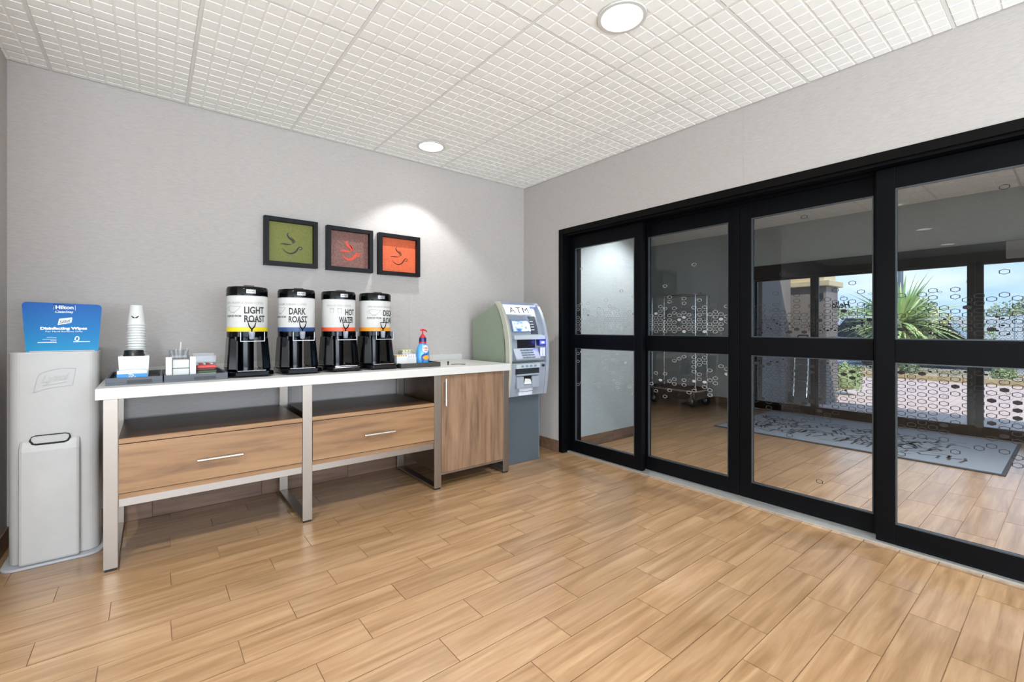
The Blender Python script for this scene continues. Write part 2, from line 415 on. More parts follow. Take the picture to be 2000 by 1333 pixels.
# unseen lobby wall behind the camera, its windows added to match the fill lamp
wl = MB().box(-9.2, -6.4, -7.3, -7.15, -.1, H + .02).box(0, .3, -7.3, -7.15, -.1, H + .02).box(-6.4, 0, -7.3, -7.15, -.1, .2).box(-6.4, 0, -7.3, -7.15, 2.5, H + .02).build('wall_lobby_added_windows', M_WALL, ori=(-3, -7.2, 0)); wl['kind'] = 'structure'
for i in range(4):
    x0 = -6.4 + 1.6 * i
    w = root('window_%d' % (i + 1), (x0 + .8, -7.22, .2))
    MB().box(x0, x0 + .05, -7.25, -7.19, .2, 2.5).box(x0 + 1.55, x0 + 1.6, -7.25, -7.19, .2, 2.5).box(x0, x0 + 1.6, -7.25, -7.19, .2, .26).box(x0, x0 + 1.6, -7.25, -7.19, 2.44, 2.5).build('window_frame', M_BLACK, w)
    MB().box(x0 + .05, x0 + 1.55, -7.225, -7.219, .26, 2.44).build('window_pane', M_GLASS2, w)

# baseboards: rows of tiles, each a piece
def baseb(name, segs):
    r = root(name, (segs[0][0], segs[0][2], 0))
    for (x0, x1, y0, y1) in segs:
        alongx = (x1 - x0) > (y1 - y0); L = (x1 - x0) if alongx else (y1 - y0); n = max(1, round(L / .61))
        for i in range(n):
            a, b = L * i / n + .001, L * (i + 1) / n - .001
            if alongx: MB().box(x0 + a, x0 + b, y0, y1, 0.0005, .108).build('baseboard_tile', M_BASEB, r, ori=(x0 + a, y0, 0), bevel=.002)
            else: MB().box(x0, x1, y0 + a, y0 + b, 0.0005, .108).build('baseboard_tile', M_BASEB, r, ori=(x0, y0 + a, 0), bevel=.002)
baseb('baseboard_back', [(-3.654, -.012, -.011, -.0005)])
baseb('baseboard_right', [(-.011, -.0005, -.523, -.012)])
baseb('baseboard_left', [(-3.6655, -3.655, -.95, -.012)])
baseb('baseboard_vestibule', [(.26, 1.25, -.566, -.5555), (3.919, 3.9295, -.60, 1.48)])

# ================================================================ glazed sliding doors
HEX = {}
def hexes(mb, fill, fn, y0, y1, z0, z1, seed):
    """scattered hexagon outlines, dense in the middle band; fn(y, z, t) -> xyz"""
    R = random.Random(seed); px, pz = .0400, .0365
    cols = int((y1 - y0) / px)
    for c in range(cols):
        yc = y0 + (c + .5) * (y1 - y0) / cols
        rows = int((z1 - z0) / pz)
        for r in range(rows + 1):
            zc = z0 + (r + (.5 if c % 2 else 0)) * pz
            if zc < z0 + .02 or zc > z1 - .02: continue
            d = (1.28 - zc) if zc > .98 else (zc - .70)
            pr = 1.0 if d > 0 else math.exp(d / .075)
            pr = max(pr * (.93 if d > 0 else .8), .008)
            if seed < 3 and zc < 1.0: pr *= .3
            if R.random() > pr: continue
            a, b = .0184, .0134
            P = [(0, b), (a, b * .52), (a, -b * .52), (0, -b), (-a, -b * .52), (-a, b * .52)]
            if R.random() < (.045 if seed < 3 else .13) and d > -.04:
                fill.add([fn(yc + p[0] * .85, zc + p[1] * .85, 0) for p in P], [(0, 1, 2, 3, 4, 5)])
            else:
                k = .80
                vs = [fn(yc + p[0], zc + p[1], 0) for p in P] + [fn(yc + p[0] * k, zc + p[1] * k, 0) for p in P]
                mb.add(vs, [(i, (i + 1) % 6, (i + 1) % 6 + 6, i + 6) for i in range(6)])
def door(name, x0, x1, ya, yb, st, z0, z1, rails, mg, mf, seed, wide=1.0):
    """glazed leaf between y=ya (left) and yb (right, smaller y); rails = (bottom_top, mid0, mid1, top_bottom)"""
    r = root(name, (x0, (ya + yb) / 2, z0)); b, m0, m1, tb = rails; s0, s1 = st
    MB().box(x0, x1, ya - s0, ya, z0, z1).build('stile', mf, r, bevel=.003)
    MB().box(x0, x1, yb, yb + s1, z0, z1).build('stile', mf, r, bevel=.003)
    e = .0005
    MB().box(x0 + e, x1 - e, yb + s1, ya - s0, z0, b).build('bottom_rail', mf, r, bevel=.002)
    if m1 > m0: MB().box(x0 - .004, x1 + .004, yb + s1, ya - s0, m0, m1).build('middle_rail', mf, r, bevel=.003)
    MB().box(x0 + e, x1 - e, yb + s1, ya - s0, tb, z1).build('top_rail', mf, r, bevel=.002)
    xm = (x0 + x1) / 2
    for za, zb in ((b, m0), (m1, tb)) if m1 > m0 else ((b, tb),):
        MB().box(xm - .003, xm + .003, yb + s1 - .004, ya - s0 + .004, za - .004, zb + .004).build('glass_pane', mg, r)
        MB().box(x0 - .001, xm - .005, ya - s0 - .006, ya - s0, za, zb).box(x0 - .001, xm - .005, yb + s1, yb + s1 + .006, za, zb).box(x0 - .001, xm - .005, yb + s1 + .006, ya - s0 - .006, za, za + .006).box(x0 - .001, xm - .005, yb + s1 + .006, ya - s0 - .006, zb - .006, zb).build('glazing_bead', mat('grey glazing bead', '#4c5257', .35, .6), r)
    o, f = MB(), MB(); xd = xm - .0036
    for za, zb in ((b, m0), (m1, tb)) if m1 > m0 else ((b, tb),):
        hexes(o, f, lambda y, z, t: (xd, y, z), yb + s1, ya - s0, za, zb, seed)
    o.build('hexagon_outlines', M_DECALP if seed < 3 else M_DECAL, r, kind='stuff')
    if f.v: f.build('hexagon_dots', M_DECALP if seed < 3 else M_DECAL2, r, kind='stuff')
    return r
RL = (.122, .997, 1.121, 1.937)
door('door_1', .085, .130, -.575, -1.398, (.075, .075), .012, 2.055, RL, M_GLASS, M_BLACK, 1)
door('door_2', .165, .210, -1.362, -2.143, (.038, .076), .012, 2.055, RL, M_GLASS, M_BLACK, 2)
door('door_3', .165, .210, -2.146, -2.972, (.080, .075), .012, 2.055, RL, M_GLASS, M_BLACK, 3)
door('door_4', .085, .130, -2.925, -3.765, (.085, .085), .012, 2.055, RL, M_GLASS, M_BLACK, 4)
fr = root('trim_1', (.12, -2.2, 0))
MB().box(-.006, .252, -.573, -.521, 0, 2.124).build('jamb', M_BLACK, fr, bevel=.003)
MB().box(-.006, .252, -3.862, -3.768, 0, 2.124).build('jamb', M_BLACK, fr, bevel=.003)
MB().box(-.006, .252, -3.768, -.573, 2.072, 2.124).build('header', M_BLACK2, fr, bevel=.003)
MB().box(.014, .075, -3.768, -.573, 2.055, 2.071).build('track', M_BLACK, fr)
MB().box(.135, .160, -3.768, -.573, 2.045, 2.071).build('track', M_BLACK, fr)
M_ALU = mat('bright aluminium threshold', '#c9c9c4', .35, .7)
MB().box(.060, .235, -3.768, -.573, .0003, .011).build('threshold', M_ALU, fr)
# outer doors
RO = (.118, .998, .998, 1.872)
ox0, ox1 = 3.945, 3.99
def odoor(name, ya, yb, st, sd): return door(name, ox0, ox1, ya, yb, st, .006, 1.90, RO, M_GLASS2, M_BLACK2, sd)
odoor('door_5', -.618, -1.405, (.035, .055), 11)
odoor('door_6', -1.408, -2.13, (.03, .028), 12)
odoor('door_7', -2.132, -2.915, (.028, .055), 13)
odoor('door_8', -2.918, -3.93, (.06, .06), 14)
fo = root('trim_2', (3.95, -2.3, 1.9))
MB().box(3.90, 4.06, -3.95, -.612, 1.902, 2.092).build('header', M_BLACK2, fo, bevel=.004)
MB().box(3.86, 3.899, -3.55, -3.15, 1.905, 2.085).build('sensor_housing', mat('grey sensor housing', '#8b8a8c', .5), fo, bevel=.006)
# mirrored greeting on the outer glass, written to be read from outside
g = MB(); fnh = lambda u, v, t: (3.961, -1.68 - u * -1, v)
add_text(g, 'Hello', lambda u, v, t: (3.960, -1.69 + u, v), 0, 1.49, .085, width=.20, bold=.02, shear=.3)
tx = g.build('greeting_lettering', mat('black vinyl lettering', '#15120f', .6), fo)

# ================================================================ downlights
def downlight(x, y, energy, label, size=98, blend=.3, dark=False, r=.092):
    t = thing('downlight', (x, y, H), label, 'ceiling light', 'round downlights in the tiled ceiling')
    MB().lathe([(r + .022, -.001), (r + .020, -.006), (r + .004, -.007), (r, -.002), (r - .001, .004), (r + .022, .004)], (x, y, H), 40, False).build('trim_ring', mat('white trim ring', '#d0d0cc', .35), t, smooth=True)
    MB().lathe([(r, -.0025), (r * .6, -.004), (.001, -.0045)], (x, y, H), 40, False).build('lens', M_LENS, t, smooth=True)
    l = light('downlight_lamp', 'SPOT', (x, y, H - .02), energy, LW, spot_size=math.radians(size), spot_blend=blend, shadow_soft_size=.022)
    return t
L1 = downlight(*DL[0], 46, 'round downlight close to the back wall, above the framed pictures', 100, .35)
L2 = downlight(*DL[1], 125, 'round downlight near the top edge of the view, further from the back wall', 120, .5)
for k, (x, y) in enumerate(DL[2:7]):  # first three are mirrored in the glass; last two added for overhead fill
    downlight(x, y, 140, 'added fill downlight in the lobby behind the viewpoint', 130, .6)
downlight(*DL[7], 165, 'round downlight in the vestibule by its side wall', 105, .6)
downlight(*DL[9], 110, 'added fill downlight in the vestibule in front of the mat', 92, .9)  # this lamp and the next two are added to brighten the vestibule
downlight(*DL[10], 110, 'added fill downlight in the vestibule above the mat', 92, .9)
downlight(*DL[11], 440, 'added fill downlight at the far end of the vestibule', 96, .9)
downlight(*DL[8], 130, 'added fill downlight in the lobby behind the viewpoint', 130, .6)  # one more unseen lamp added for overhead fill

# ================================================================ console table under the coffee service
ZT = .893
wt = MB().box(-3.262, -.752, -.728, -.002, ZT - .055, ZT).build('worktop', M_QUARTZ, ori=(-2.0, -.36, ZT - .055), bevel=.003)
tag(wt, 'long white quartz worktop carrying the coffee urns', 'countertop')
MB().box(-3.10, -.775, -.022, -.0015, ZT, .944).build('backsplash', M_QUARTZ, wt, bevel=.002)
gm = MB().lathe([(.060, 0), (.060, .003), (.052, .0045), (.050, .002), (.001, .002)], (-1.135, -.535, ZT), 32, False).build('waste_hole_ring', mat('satin grey ring', '#9f9c97', .3, .7), wt, smooth=True)
cb = thing('console_cabinet', (-2.0, -.36, 0), 'walnut and brushed steel console with two drawers and one cupboard under the white worktop', 'console')
LX = [(-3.235, -3.180), (-2.337, -2.282), (-1.440, -1.384), (-.808, -.753)]
for a, b in LX:
    m = MB()
    m.box(a, b, -.702, -.690, .012, ZT - .0555).box(a, b, -.072, -.060, .012, ZT - .0555).box(a, b, -.690, -.072, .0121, .024).box(a, b, -.690, -.072, ZT - .0675, ZT - .0555)
    lf = m.build('leg_frame', M_STEEL, cb, bevel=.0015)
    for y in (-.685, -.085): MB().box(a + .006, b - .006, y - .014, y + .014, 0, .0119).build('foot_pad', M_RUBBER, lf)
def bar_handle(parent, p0, p1, stand, r=.0082):
    p0, p1 = Vector(p0), Vector(p1); d = (p1 - p0); m = MB().tube([p0, p1], r, 12)
    for k in (.14, .86):
        q = p0 + d * k; m.tube([q, q + Vector((0, stand, 0))], r * .8, 8)
    return m.build('handle', M_CHROME, parent, smooth=True)
for a, b, h0, h1 in ((-3.179, -2.338, -2.863, -2.654), (-2.281, -1.441, -1.967, -1.755)):
    MB().box(a, b, -.694, -.085, .341, .366).build('bottom_board', M_WALNUT_X, cb, bevel=.001)
    MB().box(a, b, -.6795, -.085, .613, .637).build('shade_toned_shelf_board', M_WALNUT_D, cb)  # the worktop's shadow is put into this board's dark tone
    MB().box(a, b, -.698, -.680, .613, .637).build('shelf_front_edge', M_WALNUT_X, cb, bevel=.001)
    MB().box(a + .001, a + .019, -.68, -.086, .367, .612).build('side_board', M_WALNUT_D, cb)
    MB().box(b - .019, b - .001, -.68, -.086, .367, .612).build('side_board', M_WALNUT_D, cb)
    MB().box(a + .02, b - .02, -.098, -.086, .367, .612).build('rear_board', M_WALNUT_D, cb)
    dr = MB().box(a + .002, b - .002, -.702, -.683, .370, .6095).build('drawer', M_WALNUT_X, cb, bevel=.001)
    bar_handle(dr, (h0, -.732, .482), (h1, -.732, .482), .031)
    MB().box(a, b, -.690, -.650, .301, .3405).build('rail', M_STEELX, cb, bevel=.0015)
    MB().box(a, b, -.110, -.072, .301, .3405).build('rail', M_STEELX, cb, bevel=.0015)
a, b = -1.383, -.809
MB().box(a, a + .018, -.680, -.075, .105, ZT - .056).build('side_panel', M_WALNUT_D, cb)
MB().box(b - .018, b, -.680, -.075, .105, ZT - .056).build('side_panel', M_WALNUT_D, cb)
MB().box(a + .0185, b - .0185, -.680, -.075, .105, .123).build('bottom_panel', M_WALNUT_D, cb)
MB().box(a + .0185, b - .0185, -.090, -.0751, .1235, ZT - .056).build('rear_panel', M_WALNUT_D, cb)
MB().box(a, b, -.694, -.681, .098, .113).build('lower_rail', M_STEELX, cb, bevel=.001)
dc = MB().box(a + .002, b - .002, -.701, -.681, .116, ZT - .060).build('cupboard_door', M_WALNUT_Z, cb, bevel=.001)
bar_handle(dc, (-1.357, -.730, .612), (-1.357, -.730, .812), .03)

# ================================================================ framed cup pictures
M_FRAME = mat('black satin frame', '#0a0b0e', .5, spec=.25)
def art_mat(name, c0, c1, sc=95):
    m = bpy.data.materials.new(name); m.use_nodes = True; t = m.node_tree; b = t.nodes['Principled BSDF']
    v = coords(t, (sc, sc, sc)); n = N(t, 'ShaderNodeTexVoronoi'); n.inputs['Scale'].default_value = 1.0; n.inputs['Randomness'].default_value = .25
    t.links.new(v, n.inputs[0]); r = N(t, 'ShaderNodeValToRGB'); e = r.color_ramp.elements
    e[0].position = .25; e[0].color = hx(c0); e[1].position = .6; e[1].color = hx(c1)
    t.links.new(n.outputs['Distance'], r.inputs[0]); t.links.new(r.outputs[0], b.inputs['Base Color']); b.inputs['Roughness'].default_value = .55
    return m
def stroke_w(n, w, a=.15): return [w * (a + (1 - a) * math.sin(PI * min(1, max(0, (k + .3) / (n - .4))))) for k in range(n)]
def picture(xa, xb, za, zb, amat, cmat, label, big=1.0):
    t = thing('framed_picture', ((xa + xb) / 2, -.001, za), label, 'picture', 'three framed cup pictures on the back wall')
    fw, d = .030, .052
    m = MB()
    for bx in ((xa, xa + fw, za, zb), (xb - fw, xb, za, zb), (xa + fw, xb - fw, za, za + fw), (xa + fw, xb - fw, zb - fw, zb)):
        MB().box(bx[0], bx[1], -d, -.001, bx[2], bx[3]).build('frame_side', M_FRAME, t, bevel=.001)
    art = MB().box(xa + fw, xb - fw, -.016, -.002, za + fw, zb - fw).build('art_panel', amat, t)
    ix0, ix1, iz0, iz1 = xa + fw, xb - fw, za + fw, zb - fw
    fn = lambda u, v, q: (ix0 + u * (ix1 - ix0), -.0162 - q, iz0 + v * (iz1 - iz0))
    c = MB()
    s1 = smoothpts([(.45, .76), (.42, .70), (.46, .63), (.53, .57), (.55, .52), (.53, .49)], 5); c.ribbon(s1, stroke_w(len(s1), .022 * big), fn)
    s2 = smoothpts([(.49, .66), (.55, .60), (.585, .55), (.57, .50)], 5); c.ribbon(s2, stroke_w(len(s2), .012 * big), fn)
    s3 = smoothpts([(.26, .455), (.33, .465), (.42, .458), (.52, .470)], 5); c.ribbon(s3, [w for w in stroke_w(len(s3), .018 * big)][::1], fn)
    s4 = smoothpts([(.31, .35), (.37, .28), (.46, .235), (.55, .25), (.62, .31), (.66, .38), (.69, .42), (.73, .425), (.755, .39), (.73, .355), (.69, .36)], 5)
    n4 = len(s4); ws = [.020 * big * (.15 + .85 * math.sin(PI * min(1, k / (n4 * .72)))) if k < n4 * .66 else .011 * big for k in range(n4)]; c.ribbon(s4, ws, fn)
    c.build('cup_motif', cmat, t)
    return t
picture(-2.430, -2.070, 1.634, 1.982, art_mat('olive patterned print', '#5f6224', '#77792e'), mat('dark brown ink', '#241b10', .5), 'black framed olive green picture with dark brown coffee cup motif', 1.0)
picture(-2.003, -1.642, 1.632, 1.974, art_mat('brown dotted print', '#48251e', '#80584e'), mat('orange red ink', '#c8432a', .5), 'black framed brown dotted picture with orange red cup motif, the middle one', 1.9)
picture(-1.592, -1.221, 1.629, 1.972, art_mat('orange patterned print', '#b9401f', '#d36236'), mat('dark maroon ink', '#4a1a14', .5), 'black framed bright orange picture with thin dark maroon cup motif', .8)

# ================================================================ coffee urns
M_URNLAB = mat('white urn label', '#d3d2ce', .5, coat=.15)
M_GUARD = glass('clear faucet guard', (.80, .82, .86, 1), .0, .05)
def urn(xc, stripe, lines, small, label, ang, cups=1, hot=False):
    y0, z0 = -.405, ZT; R = .111
    t = thing('coffee_urn', (xc, y0, z0), label, 'coffee dispenser', 'black and white urns standing in a row on the worktop')
    # base
    bp = []
    for x, y in ((-.118, .105), (.118, .105), (.122, -.06), (.118, -.150), (.085, -.190), (-.085, -.190), (-.118, -.150), (-.122, -.06)): bp.append((xc + x, y0 + y))
    MB().prism(bp, z0 + .006, z0 + .034, 'z').build('base', M_BLKPL, t, bevel=.006)
    for x, y in ((-.09, .08), (.09, .08), (-.08, -.15), (.08, -.15)): MB().cyl((xc + x, y0 + y, z0), .012, .007, 10).build('foot', M_RUBBER, t)
    MB().box(xc - .075, xc + .075, y0 - .165, y0 - .035, z0 + .034, z0 + .039).build('drip_tray', M_CHROME, t, bevel=.002)
    # legs
    for s in (-1, 1):
        prof_t = [(s * .060, -.085), (s * .105, -.055), (s * .108, .06), (s * .062, .085)]
        prof_b = [(s * .066, -.115), (s * .118, -.080), (s * .118, .08), (s * .066, .10)]
        vs = [(xc + x, y0 + y, z0 + .034) for x, y in prof_b] + [(xc + x, y0 + y, z0 + .236) for x, y in prof_t]
        fs = [(0, 1, 2, 3), (7, 6, 5, 4)] + [(i, i + 4, (i + 1) % 4 + 4, (i + 1) % 4) for i in range(4)]
        MB().add(vs, fs).build('side_leg', M_BLKPL, t, bevel=.010)
    MB().cyl((xc - .012, y0 + .005, z0 + .034), .047, .20, 28).build('centre_column', M_BLKPL, t, smooth=True)
    MB().lathe([(R - .004, z0 + .234), (R, z0 + .237), (R, z0 + .2685), (R - .004, z0 + .2685)], (xc, y0, 0), 48).build('collar', M_BLKPL, t, smooth=True)
    MB().lathe([(R + .001, z0 + .2688), (R + .001, z0 + .2945)], (xc, y0, 0), 48).build('colour_band', stripe, t, smooth=True)
    tank = MB().lathe([(R - .001, z0 + .2948), (R, z0 + .297), (R, z0 + .484), (R - .003, z0 + .487)], (xc, y0, 0), 48).build('tank', M_URNLAB, t, smooth=True)
    lid = MB().lathe([(R + .002, z0 + .4872), (R + .002, z0 + .528), (R - .004, z0 + .540), (R - .03, z0 + .545), (.001, z0 + .545)], (xc, y0, 0), 48, False).build('lid', M_BLKPL, t, smooth=True)
    MB().box(xc - .028, xc + .028, y0 - .06, y0 + .07, z0 + .543, z0 + .551).build('lid_hinge', M_BLKMAT, lid, bevel=.002)
    def wrap(rad, a0=0.0):
        def f(u, v, q):
            a = a0 + u / rad; return (xc + (rad + q) * math.sin(a), y0 - (rad + q) * math.cos(a), z0 + v)
        return f
    pl = MB(); f = wrap(R + .0025)
    pl.ribbon([(-.022 + .005 * i, .511) for i in range(11)], [.0115] * 11, f, .001); pl.build('name_plate', mat('silver plate', '#a9abab', .3, .5), lid)
    pd = MB()
    pd.ribbon([(-.017 + .0065 * i, .511 + (.004 if i % 2 else -.004)) for i in range(6)], [.0017] * 6, f, .0016); pd.build('plate_marks', M_PRINT, lid)
    # label printing
    a0 = math.radians(ang); f = wrap(R + .0006, a0)
    big = MB(); add_text(big, lines[0], f, lines[2], .398, .043, width=lines[3], bold=.028); add_text(big, lines[1], f, lines[4], .346, .042, width=lines[5], bold=.028); big.build('label_lettering', M_PRINT, tank)
    sm = MB(); add_text(sm, small, f, -.035 if not hot else -.03, .442, .013, width=.225 if not hot else .17, bold=.0)
    x0 = -.100 if not hot else -.053
    if cups == 1:
        cup = [(x0 - .033, .420), (x0 - .030, .402), (x0 - .016, .386), (x0 + .012, .385), (x0 + .032, .399), (x0 + .048, .420)]
        sm.ribbon(cup, [.0012] * 6, f); sm.ribbon([(x0 - .033, .420), (x0 - .012, .423), (x0 + .016, .419), (x0 + .048, .420)], [.0012] * 4, f)
        sm.ribbon([(x0 - .030, .414), (x0 - .048, .410), (x0 - .046, .397), (x0 - .024, .393)], [.001] * 4, f); sm.ribbon([(x0 - .014, .381), (x0 + .014, .381)], [.0015] * 2, f)
    else:
        for dx in (-.025, .025):
            sm.ribbon([(x0 + dx - .014, .425), (x0 + dx - .010, .392), (x0 + dx + .010, .392), (x0 + dx + .014, .425), (x0 + dx - .014, .425)], [.0012] * 5, f)
            sm.ribbon([(x0 + dx - .013, .420), (x0 + dx + .013, .420)], [.0016] * 2, f)
    for k, zz in enumerate((.343, .332)): sm.ribbon([(x0 - .050, zz), (x0 + .046 - .03 * hot, zz)], [.0007] * 2, f)
    sm.build('small_print', M_PRINTL, tank)
    if not hot:
        sf = MB(); add_text(sf, 'SOURCED FROM', f, x0, .362, .0125, width=.100, bold=.012); sf.build('bold_small_print', M_PRINT, tank)
    # faucet
    yf = y0 - R
    MB().cyl((xc + .002, yf + .01, z0 + .252), .014, -.045, 16, 'y').build('faucet_shank', M_BLKPL, t, smooth=True)
    fa = MB().lathe([(.011, z0 + .222), (.014, z0 + .23), (.017, z0 + .262), (.015, z0 + .268)], (xc + .002, yf - .030, 0), 20).build('faucet', M_WHITE, t, smooth=True)
    hz = z0 + .270
    MB().tube([(xc + .002, yf - .030, hz - .004), (xc + .002, yf - .032, hz + .012), (xc - .012, yf - .036, hz + .03), (xc - .020, yf - .038, hz + .060), (xc + .024, yf - .038, hz + .060), (xc + .016, yf - .036, hz + .03), (xc + .002, yf - .032, hz + .012)], .0038, 8).build('bail_handle', M_BLKPL, fa, smooth=True)
    g0 = MB()
    for bx in ((-.060, .064, -.0625, -.0605, .212, .266), (-.060, -.058, -.0605, -.002, .212, .266), (.062, .064, -.0605, -.002, .212, .266), (-.058, .062, -.0605, -.002, .212, .214)):
        g0.box(xc + bx[0], xc + bx[1], yf + bx[2], yf + bx[3], z0 + bx[4], z0 + bx[5])
    g0.build('faucet_guard', M_GUARD, t)
    fr_ = MB()
    for bx in ((-.062, .066, -.0645, -.0626, .2105, .2145), (-.062, -.0585, -.0645, -.0626, .2145, .266), (.0625, .066, -.0645, -.0626, .2145, .266)):
        fr_.box(xc + bx[0], xc + bx[1], yf + bx[2], yf + bx[3], z0 + bx[4], z0 + bx[5])
    fr_.build('guard_edge', mat('clear plastic edge', '#c3c7cc', .3), t)
    for x in (-.075, .052): MB().cyl((xc + x, yf + .012, z0 + .218), .008, .02, 12).build('release_knob', M_BLKMAT, t, smooth=True)
    return t
YB, BB, RB, OB = mat('yellow band', '#e3cb1e', .4), mat('navy band', '#2c4a7c', .4), mat('red orange band', '#dd5a33', .4), mat('amber band', '#df9426', .4)
urn(-2.585, YB, ('LIGHT', 'ROAST', .024, .115, .028, .122), '100% ARABICA BEAN COFFEE', 'black and white coffee urn with yellow band reading LIGHT ROAST', 0)
urn(-2.302, BB, ('DARK', 'ROAST', .021, .100, .025, .113), '100% ARABICA BEAN COFFEE', 'black and white coffee urn with navy blue band reading DARK ROAST', -21)
urn(-2.030, RB, ('HOT', 'WATER', .0465, .075, .0213, .107), 'FRESH FILTERED WATER', 'black and white urn with red band reading HOT WATER', 0, 2, True)
urn(-1.768, OB, ('DECAF', 'ROAST', .022, .112, .026, .120), '100% ARABICA BEAN COFFEE', 'black and white coffee urn with amber band reading DECAF ROAST', 26)

# ================================================================ service trays and what stands on them
M_SLATE = mat('slate grey tray', '#474b52', .45)
def tray(x0, x1, y0, y1, h, m, name, label, slot=None, fl=.012):
    t = thing(name, ((x0 + x1) / 2, (y0 + y1) / 2, ZT), label, 'tray')
    MB().box(x0, x1, y0 + .0, y1, ZT, ZT + fl).build('tray_floor', m, t, bevel=.001)
    w = .010
    for bx in ((x0, x1, y0, y0 + w), (x0, x1, y1 - w, y1), (x0, x0 + w, y0 + w, y1 - w), (x1 - w, x1, y0 + w, y1 - w)):
        MB().box(bx[0], bx[1], bx[2], bx[3], ZT + fl, ZT + h).build('tray_wall', m, t, bevel=.001)
    if slot:
        MB().box(slot[0], slot[1], y0 - .0015, y0 + .001, ZT + .006, ZT + .023).build('finger_slot', M_BLKMAT, t)
    return t
tray(-3.232, -3.006, -.605, -.150, .037, M_SLATE, 'service_tray', 'slate grey tray under the paper cups at the left end of the worktop', (-3.15, -3.05))
tray(-3.000, -2.712, -.605, -.150, .037, M_SLATE, 'service_tray', 'slate grey tray holding napkins and sugar, left of the yellow banded urn', (-2.87, -2.77))
tray(-1.655, -1.335, -.605, -.200, .034, mat('dark olive brown tray', '#38352f', .4), 'condiment_tray', 'dark brown tray with the blue creamer bottle, right of the urns', None)
TR = ZT + .0125
# paper cup tower: inverted cups nested in one another
M_CUP = mat('white cup board', '#d6d6d3', .5)
cx, cy = -3.118, -.31
ORD = ['first', 'second', 'third', 'fourth', 'fifth', 'sixth', 'seventh', 'eighth', 'ninth', 'tenth', 'eleventh', 'twelfth', 'thirteenth', 'fourteenth', 'fifteenth', 'sixteenth', 'seventeenth', 'eighteenth', 'nineteenth', 'twentieth']
POS = ['leftmost', 'second from left', 'third from left', 'fourth from left', 'rightmost']
cup0 = None; GR = 'white paper cups stacked in one tower'
for k in range(21):
    z = TR + .0147 * k
    o = None
    if cup0 is None:
        cm = MB().lathe([(.0445, 0), (.0462, .0018), (.0445, .0042), (.0415, .0042), (.0300, .112), (.0285, .112), (.0285, .109), (.001, .109)], (cx, cy, z), 32, False)
        cup0 = cm.build('paper_cup', M_CUP, None, ori=(cx, cy, z), smooth=True); o = cup0
    else:
        o = cup0.copy(); COL.objects.link(o); o.location = (cx + random.uniform(-.0006, .0006), cy, z); ORI[o] = Vector(o.location)
    if k < 20: tag(o, 'white paper cup of the upturned tower, %s below the topmost cup' % ORD[19 - k], 'cup', GR)
    else:
        tag(o, 'topmost upturned white paper cup of the tower, showing its black leaf mark', 'cup', GR)
        lf = MB(); ff = lambda u, v, q: (cx + (.0345 + q) * math.sin(u / .0345 - .12), cy - (.0352 + q) * math.cos(u / .0345 - .12) - (.0 if v > .045 else .003), z + v)
        for s in (-1, 1):
            P = smoothpts([(s * .001, .040), (s * .008, .043), (s * .0155, .051)], 5); lf.ribbon(P, stroke_w(len(P), .0036, .25), lambda u, v, q: (cx - .006 + u, cy - math.sqrt(max(1e-6, (.0435 - (v - .0) * .11 + .0009 + q) ** 2 - (u - .006) ** 2)), z + v), .0004)
        lf.build('leaf_mark', M_PRINT, o)
# bowl with black lids in front of the tower
lc = thing('lid_holder', (-3.125, -.44, TR), 'white square tub holding black cup lids, in front of the cup tower', 'container')
def frustum(x0, x1, y0, y1, z0, z1, e):
    return [(x0 + e, y0 + e, z0), (x1 - e, y0 + e, z0), (x1 - e, y1 - e, z0), (x0 + e, y1 - e, z0), (x0, y0, z1), (x1, y0, z1), (x1, y1, z1), (x0, y1, z1)]
MB().add(frustum(-3.188, -3.062, -.497, -.378, TR, TR + .128, .006), [(0, 3, 2, 1), (0, 1, 5, 4), (1, 2, 6, 5), (2, 3, 7, 6), (3, 0, 4, 7)]).build('tub', M_WHITE, lc, solid=.003)
for k in range(2):
    z = TR + .108 + .019 * k
    o = MB().lathe([(.0455, 0), (.0465, .003), (.0455, .006), (.043, .009), (.041, .030), (.038, .031), (.036, .025), (.001, .025)], (-3.126, -.437, z), 28, False).build('cup_lid', M_BLKMAT, None, ori=(-3.126, -.437, z), smooth=True)
    tag(o, ['black plastic cup lid lying under the top lid in the white tub', 'topmost black plastic cup lid in the white tub'][k], 'lid', 'black cup lids in the white tub')
# blue and white packet
pk = thing('tissue_packet', (-3.125, -.548, TR), 'low blue and white wrapped packet with white scrawl logo in front of the lid tub', 'packet')
MB().box(-3.190, -3.070, -.586, -.508, TR, TR + .058).build('wrapper', mat('white wrapper', '#e6eaf2', .35), pk, bevel=.005)
MB().box(-3.1905, -3.0695, -.5868, -.5862, TR + .010, TR + .042).build('blue_panel', mat('bright blue print', '#1c7fd2', .4), pk)
sg = MB(); fb = lambda u, v, q: (-3.130 + u, -.5870 - q, TR + .026 + v)
sg.ribbon(smoothpts([(-.016, .010), (-.006, .013), (.006, .008), (-.004, .0), (-.010, -.006), (.002, -.009), (.014, -.012)], 4), [.0017] * 25, fb, .0005)
sg.ribbon(smoothpts([(-.014, -.002), (-.006, .006), (.004, -.004), (.014, .002)], 4), [.0014] * 13, fb, .0005); sg.build('scrawl_logo', M_PAPER, pk)
tb = thing('clear_tumbler', (-3.20, -.40, TR), 'small clear plastic tumbler at the left edge of the cup tray', 'tumbler')
MB().lathe([(.017, .0), (.020, .05), (.019, .05), (.016, .002)], (-3.203, -.30, TR), 20, False).build('body', M_ACRYL, tb, smooth=True)
